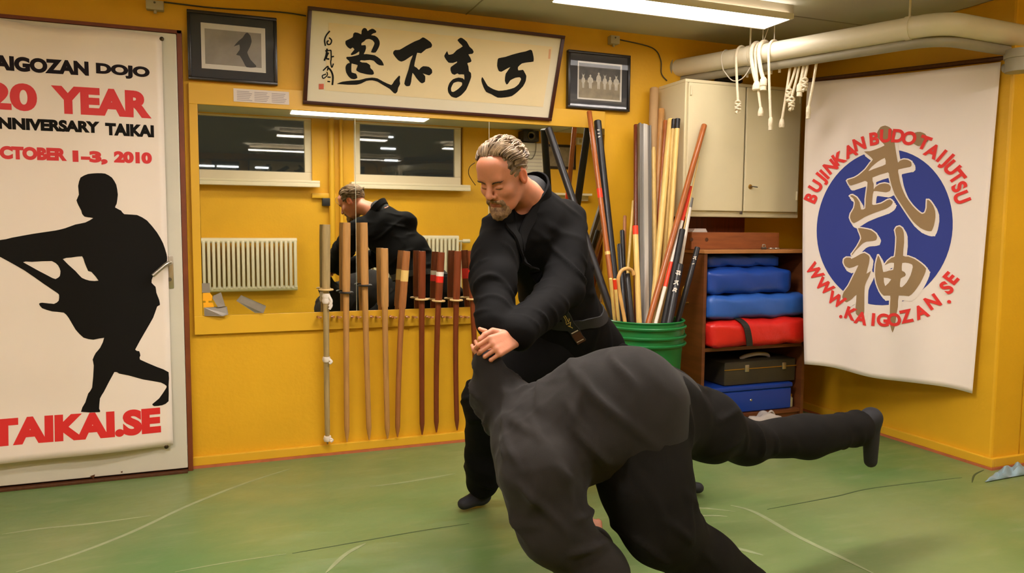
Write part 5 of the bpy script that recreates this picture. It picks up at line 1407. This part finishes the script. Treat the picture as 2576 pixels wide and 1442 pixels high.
CH = at(1350, 590, -1.34); BEL = at(1398, 705, -1.24); PEL = at(1425, 835, -1.13)
HIP_R = at(1370, 890, -1.16); KN_R = at(1224, 1010, -1.17); AN_R = at(1214, 1215, -0.97)
HIP_L = at(1475, 890, -1.08); KN_L = np.array([1.66, -1.22, 0.47]); AN_L = np.array([1.73, -1.06, 0.10])
Lat = unit(SL-SR); Spn = unit(NECK-PEL); Dep = unit(np.cross(Spn, Lat))
# hands: closed over the held wrist
HUKE = at(1212, 868, -1.80)
KNL = at(1243, 872, -1.85); KNR = at(1230, 850, -1.778)
head = [
 hE((0, -0.012, 0.032), (0.077, 0.098, 0.084)), hE((0, 0.028, -0.035), (0.063, 0.064, 0.088), 0.03), hE((0, 0.042, -0.09), (0.047, 0.046, 0.034), 0.025),
 hE((0, 0.08, -0.108), (0.022, 0.018, 0.018), 0.02), hE((0.042, 0.058, -0.030), (0.022, 0.022, 0.018), 0.03), hE((-0.042, 0.058, -0.030), (0.022, 0.022, 0.018), 0.03),
 hCp((-0.038, 0.078, 0.024), (0.038, 0.078, 0.024), 0.014, k=0.018), hE((0, 0.060, 0.06), (0.055, 0.03, 0.04), 0.03),
 hE((0.032, 0.103, -0.002), (0.019, 0.018, 0.014), 0.014, 's'), hE((-0.032, 0.103, -0.002), (0.019, 0.018, 0.014), 0.014, 's'),
 hE((0.032, 0.078, -0.003), (0.016, 0.0125, 0.011), 0.003), hE((-0.032, 0.078, -0.003), (0.016, 0.0125, 0.011), 0.003),
 hCp((0.02, 0.0875, -0.008), (0.044, 0.0825, -0.008), 0.003, k=0.003), hCp((-0.02, 0.0875, -0.008), (-0.044, 0.0825, -0.008), 0.003, k=0.003),
 hCp((0, 0.086, 0.016), (0, 0.112, -0.026), 0.0085, 0.0125, 0.010), hE((0, 0.113, -0.032), (0.0125, 0.012, 0.010), 0.006), hE((0.013, 0.1, -0.036), (0.0085, 0.011, 0.008), 0.005), hE((-0.013, 0.1, -0.036), (0.0085, 0.011, 0.008), 0.005),
 hE((0.006, 0.112, -0.043), (0.004, 0.006, 0.004), 0.003, 's'), hE((-0.006, 0.112, -0.043), (0.004, 0.006, 0.004), 0.003, 's'),
 hE((0, 0.078, -0.062), (0.032, 0.020, 0.022), 0.015), hCp((-0.02, 0.090, -0.0645), (0.02, 0.090, -0.0645), 0.0052, k=0.004), hCp((-0.018, 0.089, -0.0755), (0.018, 0.089, -0.0755), 0.0062, k=0.004), hCp((-0.024, 0.098, -0.070), (0.024, 0.098, -0.070), 0.0030, k=0.003, op='s'),
 hE((0.079, -0.012, -0.006), (0.010, 0.021, 0.034), 0.006), hE((-0.079, -0.012, -0.006), (0.010, 0.021, 0.034), 0.006), hE((0.089, -0.006, -0.004), (0.007, 0.012, 0.020), 0.004, 's'), hE((-0.089, -0.006, -0.004), (0.007, 0.012, 0.020), 0.004, 's'),
 cap(hd(0, -0.035, -0.055), NECK-Spn*0.03, 0.052, 0.058, 0.03),
]
body = list(head)
body += [cap(SR, SL, 0.05, 0.05, 0.05), cap(NECK-Spn*0.03, CH, 0.07, 0.11, 0.05, Dep, 0.75), cap(CH, BEL, 0.125, 0.115, 0.05, Dep, 0.72), cap(BEL, PEL, 0.115, 0.125, 0.05, Dep, 0.75)]
body += chain([SR, EL_R, WR_R], [0.052, 0.043, 0.029], 0.02)+chain([SL, EL_L, WR_L], [0.052, 0.043, 0.029], 0.02)
body += chain([HIP_R, KN_R, AN_R], [0.085, 0.058, 0.04], 0.03)+chain([HIP_L, KN_L, AN_L], [0.085, 0.058, 0.04], 0.03)
toeR = at(1168, 1268, -0.975); toeR[2] = 0.035; footR = [cap((AN_R[0], AN_R[1]+0.03, 0.045), AN_R, 0.036, 0.036, 0.02), cap((AN_R[0]+0.01, AN_R[1]+0.03, 0.045), toeR, 0.036, 0.028, 0.02, (0, 0, 1), 0.85)]
toeL = AN_L+np.array([0.16, -0.08, 0]); toeL[2] = 0.035; footL = [cap((AN_L[0]-0.02, AN_L[1]+0.02, 0.045), toeL, 0.036, 0.028, 0.02, (0, 0, 1), 0.85)]
body += [dict(p, ra=p['ra']-0.008, rb=p['rb']-0.008) for p in footR+footL]
body += hand(WR_L, KNL, (0.1, 0.9, -0.45), (0.9, 1.25, 0.9), 1, 0.86, 0.0, 0.35)
body += hand(WR_R, KNR, (0.5, -0.1, -0.86), (1.35, 1.5, 1.0), 1, 0.82, 0.0, 0.9)
lo, hi = bounds(body)
hx, hy, hz = HC
fx = [(hx-0.14, hx+0.14, 0.0027), (HUKE[0]-0.04, WR_L[0]+0.03, 0.0019)]
fy = [(hy-0.15, hy+0.14, 0.0027), (KNL[1]-0.05, WR_R[1]+0.07, 0.0019)]
fz = [(hz-0.15, hz+0.14, 0.0027), (KNL[2]-0.08, WR_R[2]+0.02, 0.0019)]
V, F = surface(body, axis_coords(lo[0], hi[0], 0.012, fx), axis_coords(lo[1], hi[1], 0.012, fy), axis_coords(lo[2], hi[2], 0.012, fz), 1)
fc = V[F].mean(1); q = (fc-HC)@RH.T/HS
mi = np.zeros(len(F), int)
lips = (np.abs(q[:, 0]) < 0.021) & (q[:, 1] > 0.085) & (q[:, 2] < -0.0665) & (q[:, 2] > -0.081); mi[lips] = 1
ear = (np.abs(q[:, 0]) > 0.076) & (np.abs(q[:, 1]+0.012) < 0.03) & (np.abs(q[:, 2]+0.006) < 0.042); mi[ear] = 2
man = to_obj('person', V, F, ['skin', 'skin_lips', 'skin_ear', 'lash_brown'], loc=(AN_R[0]+0.3, -1.1, 0), mi=mi.tolist())
tag(man, 'man with swept grey hair in black jacket, stooping and gripping a raised wrist', 'person')
# jacket
hemc = PEL-Spn*0.11
jk = [cap(SR, SL, 0.068, 0.072, 0.06), cap(NECK-Spn*0.055, CH, 0.085, 0.145, 0.05, Dep, 0.74), cap(CH, BEL, 0.152, 0.150, 0.05, Dep, 0.75), cap(BEL, PEL, 0.150, 0.160, 0.05, Dep, 0.78), cap(PEL, hemc, 0.165, 0.178, 0.03, Dep, 0.82), cap(PEL+Spn*0.08, at(1505, 880, -1.08), 0.13, 0.115, 0.05), ell(hemc-Spn*0.19, (0.3, 0.3, 0.14), np.array([Lat, Dep, Spn]), 0.015, 's'),
      cap(NECK-Lat*0.02-Spn*0.02+Dep*0.0, NECK-Spn*0.005, 0.072, 0.064, 0.03)]
jk += chain([SR, lerp(SR, EL_R, .5)+np.array([-0.012, 0, 0]), EL_R, lerp(EL_R, WR_R, .92)], [0.078, 0.074, 0.066, 0.052], 0.035)
jk += chain([SL, lerp(SL, EL_L, .5)+np.array([0.012, 0, 0]), EL_L, lerp(EL_L, WR_L, .95)], [0.082, 0.078, 0.070, 0.053], 0.03)
jk += [ell(hd(0, 0.02, -0.015), (0.070, 0.10, 0.115), RH, 0.01, 's'), cap(NECK+Fh*0.035+Uh*0.03, at(1300, 585, -1.56), 0.05, 0.012, 0.01, op='s')]
sp = [(EL_R, EL_R-SR, 0.05, 0.010, 0.13), (lerp(EL_R, WR_R, .7), WR_R-EL_R, 0.035, 0.006, 0.08), (EL_L, lerp(EL_L-SL, WR_L-EL_L, .5), 0.055, 0.011, 0.14), (lerp(EL_L, WR_L, .7), WR_L-EL_L, 0.04, 0.006, 0.09), (SL, (0.4, -0.2, 1), 0.06, 0.008, 0.12), (SR, (-0.4, -0.2, 1), 0.06, 0.008, 0.12), (BEL, Spn+Lat*0.5, 0.07, 0.008, 0.2), (hemc, Lat, 0.08, 0.010, 0.2), (CH, Lat*0.8+Spn*0.3, 0.09, 0.006, 0.16)]
JV, JF = cloth_mesh(jk, 0.0075, sp, 0.0028, 3)
to_obj('jacket', JV, JF, 'gi_black', parent=man)
jb = bvh_of(JV, JF)
inner = [cap(NECK-Spn*0.03, CH, 0.074, 0.13, 0.05, Dep, 0.72), cap(NECK+Uh*0.01, NECK-Spn*0.05, 0.062, 0.07, 0.03)]
lo_, hi_ = bounds(inner); IV, IF = surface(inner, *[np.arange(lo_[i], hi_[i], 0.01) for i in range(3)], 2); to_obj('undershirt', IV, IF, 'belt_black', parent=man)
Fn = unit(Fh-np.dot(Fh, Spn)*Spn); Rn = np.cross(Fn, Spn)
def neckpt(a, h): return NECK+Spn*h+(Fn*math.cos(a)*0.074+Rn*math.sin(a)*0.071)
ringp = [neckpt(a, 0.030-0.032*math.cos(a)) for a in np.linspace(-2.6, 2.6, 19)]
ringp = [neckpt(a, 0.008-0.026*math.cos(a)) for a in np.linspace(0.75, 2*math.pi-0.75, 21)]
if np.dot(ringp[0], CR) < np.dot(ringp[-1], CR): ringp = ringp[::-1]
fL = drape(spline([at(1338, 560, -1.5), at(1318, 610, -1.53), at(1335, 660, -1.52), at(1385, 740, -1.45)], 8), jb, 0.003)
fR = drape(spline([at(1330, 660, -1.53), at(1303, 610, -1.54), at(1284, 560, -1.52)], 8), jb, 0.003)
ring_n = [unit(p-NECK-Spn*np.dot(p-NECK, Spn)) for p in ringp]
def nn_of(L): return [np.array(jb.find_nearest(Vector(p))[1]) for p in L]
if np.dot(ringp[0], CR) > np.dot(ringp[-1], CR):
    seq = fL[::-1]+ringp+fR[::-1]; sn = nn_of(fL[::-1])+ring_n+nn_of(fR[::-1])
else:
    seq = fR+ringp+fL; sn = nn_of(fR)+ring_n+nn_of(fL)
for _ in range(4):
    seq = [seq[0]]+[(seq[i-1]+2*seq[i]+seq[i+1])/4 for i in range(1, len(seq)-1)]+[seq[-1]]
    sn = [sn[0]]+[unit(sn[i-1]+2*sn[i]+sn[i+1]) for i in range(1, len(sn)-1)]+[sn[-1]]
band(seq, sn, 0.021, 0.007).build('lapel', 'gi_black', parent=man)
wc = lerp(BEL, PEL, 0.62)
ring = [wc+(Lat*math.cos(a)*0.2+Dep*math.sin(a)*0.17) for a in np.linspace(0, 2*math.pi, 49)]
blt = drape_band(ring, jb, 0.021, 0.005, 0.002).build('belt', 'belt_black', parent=man)
tail = spline([at(1405, 775, -1.42), at(1432, 808, -1.42), at(1462, 850, -1.40), at(1496, 892, -1.38)], 10)
td = drape(tail, jb, 0.004); td = [td[0]]+[(td[i-1]+2*td[i]+td[i+1])/4 for i in range(1, len(td)-1)]+[td[-1]]
nrm = []
for p in td: l, n, i, d = jb.find_nearest(Vector(p)); nrm.append(np.array(n))
nav = unit(sum(nrm)); 
tl = band(td, [nav]*len(td), 0.020, 0.004).build('belt_end', 'belt_black', parent=man)
T0, T1 = td[3], td[-1]; tdir = unit(T1-T0); sdir = unit(np.cross(tdir, nav)); 
if np.dot(sdir, CR) < 0: sdir = -sdir
L_ = np.linalg.norm(td[-1]-td[0])
def tp_(s_, u, o=0.0062):
    i = min(len(td)-2, int(s_*(len(td)-1))); f_ = s_*(len(td)-1)-i
    return td[i]*(1-f_)+td[i+1]*f_+sdir*u+nav*o
b = MB()
for ch, s0 in (('ヤ', 0.42), ('ル', 0.55), ('マ', 0.66)):
    vs, fs = text2d(ch, 0.01); lo2, hi2 = vs.min(0), vs.max(0)
    b.add([tp_(s0+0.052-(v[1]-lo2[1])/(hi2[1]-lo2[1])*0.104, ((v[0]-lo2[0])/(hi2[0]-lo2[0])-0.5)*0.020) for v in vs], fs)
b.build('belt_lettering', 'gold_thread', parent=man, smooth=False)
b = MB()
b.add([tp_(0.17, -0.003), tp_(0.17, 0.003), tp_(0.22, 0.004), tp_(0.22, 0)], [(0, 1, 2, 3)])
for s0, s1_ in ((0.765, 0.785), (0.915, 0.935)): b.add([tp_(s0, -0.014, .0066), tp_(s0, 0.014, .0066), tp_(s1_, 0.014, .0066), tp_(s1_, -0.014, .0066)], [(0, 1, 2, 3)])
b.build('belt_bar', 'white_thread', parent=man, smooth=False)
MB().add([tp_(0.80, -0.017, .0058), tp_(0.80, 0.017, .0058), tp_(0.985, 0.017, .0058), tp_(0.985, -0.017, .0058)], [(0, 1, 2, 3)]).build('belt_patch', 'brown_patch', parent=man, smooth=False)
# trousers and split-toe socks
tr = [cap(lerp(BEL, PEL, .8), PEL-Spn*0.04, 0.140, 0.145, 0.04, Dep, 0.8)]+chain([HIP_R, KN_R, (AN_R[0]+0.0, AN_R[1]+0.0, 0.115)], [0.12, 0.086, 0.070], 0.05)+chain([HIP_L, KN_L, AN_L+np.array([0, 0, 0.03])], [0.12, 0.092, 0.075], 0.05)
TV, TF = cloth_mesh(tr, 0.009, [(KN_R, (0.3, 0, 1), 0.06, 0.012, 0.13), (lerp(KN_R, AN_R, .8), (0.2, 0, 1), 0.06, 0.007, 0.12), (KN_L, (0.3, 0, 1), 0.06, 0.012, 0.13), (lerp(KN_R, AN_R, .4), (1, 0.3, 0.2), 0.07, 0.007, 0.2)], 0.003, 5)
to_obj('trousers', TV, TF, 'gi_black', parent=man)
for ft in (footR, footL):
    lo_, hi_ = bounds(ft); SV, SF = surface(ft, *[np.arange(lo_[i], hi_[i], 0.006) for i in range(3)], 1)
    SV[:, 2] = np.maximum(SV[:, 2], 0.003); to_obj('split_toe_sock', SV, SF, 'tabi_black', parent=man)
# hair: cropped shell with combed-back locks, beard, brows
hr = [hE((0, -0.018, 0.036), (0.083, 0.104, 0.086), 0.01), hE((0, 0.102, -0.035), (0.105, 0.098, 0.098), 0.016, 's'), hE((0.05, 0.10, 0.055), (0.03, 0.05, 0.035), 0.02, 's'), hE((-0.05, 0.10, 0.055), (0.03, 0.05, 0.035), 0.02, 's'), hE((0, -0.02, -0.13), (0.14, 0.14, 0.105), 0.012, 's'), hE((0.088, 0.004, -0.018), (0.02, 0.034, 0.036), 0.006, 's'), hE((-0.088, 0.004, -0.018), (0.02, 0.034, 0.036), 0.006, 's')]
lo_, hi_ = bounds(hr, 0.01); HV, HF = surface(hr, *[np.arange(lo_[i], hi_[i], 0.0035) for i in range(3)], 1)
hn = normals(HV, HF); qq = (HV-HC)@RH.T/HS
ang = np.arctan2(qq[:, 0], qq[:, 2]+0.02)
HV = HV+hn*(0.0022*np.sin(ang*26+2*np.sin(qq[:, 1]*20))+0.0012*np.sin(ang*61+qq[:, 1]*30))[:, None]
hair = to_obj('hair', HV, HF, 'hair_grey', parent=man)
rr = random.Random(11); b = MB()
def scalp(th, y, lift):                  # th angle across the head, y forward
    s_ = math.sqrt(max(0.02, 1-((y+0.016)/0.108)**2)); return hd(0.088*s_*math.sin(th)*(1+lift), y, 0.038+0.092*s_*math.cos(th)*(1+lift))
for i in range(260):
    th = rr.uniform(-1.5, 1.5); y0 = rr.uniform(-0.09, 0.066-0.03*abs(th)); ln = rr.uniform(0.03, 0.07); dth = rr.uniform(-0.25, 0.25)+0.12*np.sign(th)
    lf = rr.uniform(0.0, 0.10)
    pts = [scalp(th+dth*s_, y0-ln*s_, 0.005+lf*math.sin(math.pi*min(1, s_*0.9))) for s_ in (0, .2, .4, .6, .8, 1)]
    b.tube(pts, [0.0022, 0.0036, 0.0036, 0.003, 0.002, 0.0006], 5)
b.build('hair_lock', 'hair_grey', parent=hair)
b = MB()
for i in range(70):
    th = rr.uniform(-1.2, 1.2); y0 = 0.064-0.028*abs(th)+rr.uniform(-0.01, 0.004); 
    pts = [scalp(th, y0, 0.0), scalp(th+0.02, y0-0.006, 0.10), scalp(th+0.05*np.sign(th), y0-0.03, 0.14), scalp(th+0.12*np.sign(th), y0-0.055, 0.05)]
    b.tube(spline(pts, 3), 0.0022, 5)
b.build('hair_lock', 'hair_grey', parent=hair)
b = MB().tube(spline([hd(0.052, 0.072, 0.085), hd(0.070, 0.085, 0.075), hd(0.082, 0.088, 0.050), hd(0.086, 0.078, 0.02), hd(0.078, 0.075, -0.005)], 6), 0.0012, 5)
b.build('loose_strand', 'hair_dark', parent=hair)
bd_ = [hE((0, 0.068, -0.104), (0.041, 0.037, 0.033), 0.01), hE((0, 0.090, -0.113), (0.027, 0.022, 0.026), 0.012), hCp((-0.026, 0.0925, -0.0605), (-0.006, 0.0985, -0.0555), 0.0058, 0.0062, k=0.004), hCp((0.026, 0.0925, -0.0605), (0.006, 0.0985, -0.0555), 0.0058, 0.0062, k=0.004), hCp((0.030, 0.087, -0.063), (0.031, 0.076, -0.095), 0.0085, 0.010, 0.008), hCp((-0.030, 0.087, -0.063), (-0.031, 0.076, -0.095), 0.0085, 0.010, 0.008), hE((0, 0.104, -0.0745), (0.019, 0.03, 0.0062), 0.003, 's')]
lo_, hi_ = bounds(bd_, 0.01); BV, BF = surface(bd_, *[np.arange(lo_[i], hi_[i], 0.003) for i in range(3)], 1)
bnn = normals(BV, BF); BV = BV+bnn*(0.0018*np.sin(BV@np.array([310, 190, 60.0]))*np.sin(BV@np.array([-150, 280, 110.0])))[:, None]
to_obj('beard', BV, BF, 'beard_grey', parent=man)
hb_ = bvh_of(V, F)
for sg in (-1, 1):
    b = MB()
    for i in range(34):
        x = 0.014+0.0010*i; z0 = 0.0135+0.0075*math.sin(min(1, (x-0.014)/0.034)*2.3)-0.003*rr.random()
        pts = []
        for s_ in (0, 0.5, 1):
            l, n, ii, d_ = hb_.ray_cast(Vector(hd(sg*(x+0.007*s_), 0.2, z0+0.006*s_*(1-(x-0.014)/0.04))), Vector(-Fh)); pts.append(np.array(l)+np.array(n)*(0.0012+0.0012*math.sin(math.pi*s_)))
        b.tube(pts, [0.0010, 0.0011, 0.0004], 5)
    b.build('eyebrow', 'hair_dark', parent=man)
    pts = []
    for i in range(9):
        t_ = i/8.0; x = 0.0195+0.025*t_
        l, n, ii, d_ = hb_.ray_cast(Vector(hd(sg*x, 0.2, -0.0085-0.0035*math.sin(math.pi*t_))), Vector(-Fh)); pts.append(np.array(l)+np.array(n)*0.0003)
    MB().tube(pts, [0.0003]+[0.0009]*7+[0.0003], 6).build('eyelash', 'lash_brown', parent=man)

# ================================================================== thrown man
uW = at(1222, 895, -1.80); uE = at(1246, 985, -1.80); uS = at(1318, 1062, -1.86)
uP = at(1575, 1018, -2.0); uM = at(1485, 1050, -2.0); uC = at(1388, 1115, -1.97)
uS2 = at(1355, 1195, -2.07); uE2 = at(1500, 1445, -2.13); uW2 = at(1492, 1352, -1.80); 
HK = at(1655, 1030, -1.96); KK = at(1880, 1112, -1.86); AK = at(2140, 1088, -1.78)
HG = at(1600, 1130, -2.03); KG = at(1655, 1320, -2.10); AG = at(1880, 1505, -2.04)
uN = unit(np.cross(uS2-uS, uC-uP)); 
if uN[2] < 0: uN = -uN
uh = at(1395, 1215, -1.80)
ub = [cap(uP, uM, 0.125, 0.115, 0.05), cap(uM, uC, 0.115, 0.12, 0.05), cap(uS, uS2, 0.055, 0.055, 0.05), cap(uC, uh, 0.06, 0.055, 0.03), ell(uh+np.array([-0.03, 0.03, -0.06]), (0.085, 0.10, 0.10), None, 0.03), ell(uh+np.array([-0.07, 0.06, -0.10]), (0.035, 0.04, 0.04), None, 0.03)]
ub += chain([uS, uE, uW], [0.05, 0.042, 0.028], 0.02)+chain([uS2, uE2, uW2], [0.05, 0.042, 0.028], 0.02)
toeK = at(2190, 1160, -1.77); heelK = at(2192, 1052, -1.77); ballG = AG+np.array([0.07, -0.08, 0]); ballG[2] = 0.03
ub += chain([HK, KK, AK], [0.085, 0.055, 0.038], 0.03)+chain([HG, KG, AG], [0.085, 0.055, 0.038], 0.03)
footK = [cap(heelK, toeK, 0.034, 0.024, 0.02, Fh*0+np.array([1.0, 0, 0]), 0.95), cap(AK, heelK, 0.036, 0.036, 0.02)]
footG = [cap((AG[0], AG[1], 0.04), ballG, 0.038, 0.028, 0.02, (0, 0, 1), 0.85), cap(AG, (AG[0], AG[1], 0.045), 0.036, 0.036, 0.02)]
ub += [dict(p, ra=p['ra']-0.008, rb=p['rb']-0.008) for p in footK+footG]
ub += hand(uW, at(1208, 868, -1.80), (0.15, 0.95, 0.2), (1.3, 1.3, 0.8), 1, 0.72, 0.0, 0.9)
ub += hand(uW2, uW2+unit(at(1484, 1312, -1.72)-uW2)*0.085, (0, 0.2, -1), (0.35, 0.5, 0.4), -1, 0.95, 0.2, 0.1)
lo, hi = bounds(ub)
xs = axis_coords(lo[0], hi[0], 0.013, [(uW[0]-0.09, uW[0]+0.07, 0.003), (uW2[0]-0.10, uW2[0]+0.12, 0.003)])
ys = axis_coords(lo[1], hi[1], 0.013, [(uW[1]-0.12, uW[1]+0.12, 0.003)])
zs = axis_coords(max(lo[2], -0.02), hi[2], 0.013, [(uW[2]-0.04, uW[2]+0.13, 0.003), (uW2[2]-0.08, uW2[2]+0.08, 0.003)])
V, F = surface(ub, xs, ys, zs, 1); V[:, 2] = np.maximum(V[:, 2], 0.004)
uke = to_obj('person', V, F, 'skin', loc=(uP[0], uP[1], 0))
tag(uke, 'person in faded black jacket bent double mid-throw, one leg kicked out behind', 'person')
uj = [cap(lerp(uP, uM, -0.1), uM, 0.145, 0.145, 0.05), cap(uM, uC, 0.150, 0.145, 0.05), cap(uS, uS2, 0.085, 0.10, 0.07), cap(uP, HK, 0.138, 0.128, 0.06), cap(uP, at(1600, 1095, -2.02), 0.138, 0.136, 0.06)]
uj += chain([uS, lerp(uS, uE, .5), uE, lerp(uE, uW, .85)], [0.085, 0.07, 0.058, 0.044], 0.045)
uj += chain([uS2, at(1388, 1320, -2.10), uE2, lerp(uE2, uW2, .85)], [0.10, 0.086, 0.076, 0.046], 0.05)
us = [(uE, (0.2, 0, 1), 0.035, 0.011, 0.10), (uS, uE-uS, 0.05, 0.014, 0.13), (at(1400, 1010, -2.1), uP-uC, 0.085, 0.016, 0.2), (at(1480, 1000, -2.15), (1, 0, 0.2), 0.10, 0.014, 0.2), (uS2, (0.5, 0, 0.8), 0.07, 0.014, 0.16), (lerp(uS2, uE2, .6), uE2-uS2, 0.075, 0.012, 0.16), (at(1330, 1130, -2.1), (0.8, 0.2, -0.5), 0.08, 0.012, 0.15)]
UV, UF = cloth_mesh(uj, 0.0085, us, 0.003, 8)
to_obj('jacket', UV, UF, 'gi_faded', parent=uke)
ut = [ell(uP+np.array([0.015, 0, -0.03]), (0.14, 0.13, 0.14), None, 0.06), cap(uP, HK, 0.125, 0.12, 0.06), cap(uP, HG, 0.125, 0.125, 0.06)]
ut += chain([HK, lerp(HK, KK, .5)+np.array([0, 0, 0.0]), KK, lerp(KK, AK, .55), lerp(AK, heelK, .3)], [0.122, 0.10, 0.062, 0.068, 0.064], 0.05)
ut += chain([HG, lerp(HG, KG, .5), KG, lerp(KG, AG, .5), AG+np.array([0, 0, 0.03])], [0.128, 0.120, 0.098, 0.082, 0.07], 0.05)
ts = [(KK, (1, 0, 0.1), 0.06, 0.010, 0.13), (lerp(HK, KK, .3), (0.6, 0, -1), 0.08, 0.010, 0.16), (AK, (1, 0, 0), 0.05, 0.007, 0.10), (KG, (0.3, 0, 1), 0.06, 0.012, 0.14), (lerp(HG, KG, .4), (1, 0, 0.3), 0.08, 0.010, 0.18), (uP, (1, 0, 0.6), 0.10, 0.008, 0.2)]
UV2, UF2 = cloth_mesh(ut, 0.009, ts, 0.003, 12); UV2[:, 2] = np.maximum(UV2[:, 2], 0.006)
to_obj('trousers', UV2, UF2, 'gi_trousers', parent=uke)
for ft in (footK, footG):
    lo_, hi_ = bounds(ft); SV, SF = surface(ft, *[np.arange(lo_[i], hi_[i], 0.006) for i in range(3)], 1)
    SV[:, 2] = np.maximum(SV[:, 2], 0.003); to_obj('split_toe_sock', SV, SF, 'tabi_black', parent=uke)
hp_ = [ell(uh+np.array([-0.034, 0.03, -0.06]), (0.097, 0.112, 0.110), None, 0.02), ell(uh+np.array([0.03, 0.12, -0.15]), (0.11, 0.10, 0.11), None, 0.02, 's')]
lo_, hi_ = bounds(hp_, 0.01); HV, HF = surface(hp_, *[np.arange(lo_[i], hi_[i], 0.007) for i in range(3)], 1); to_obj('hair', HV, HF, 'hair_dark', parent=uke)
bpy.context.view_layer.update()
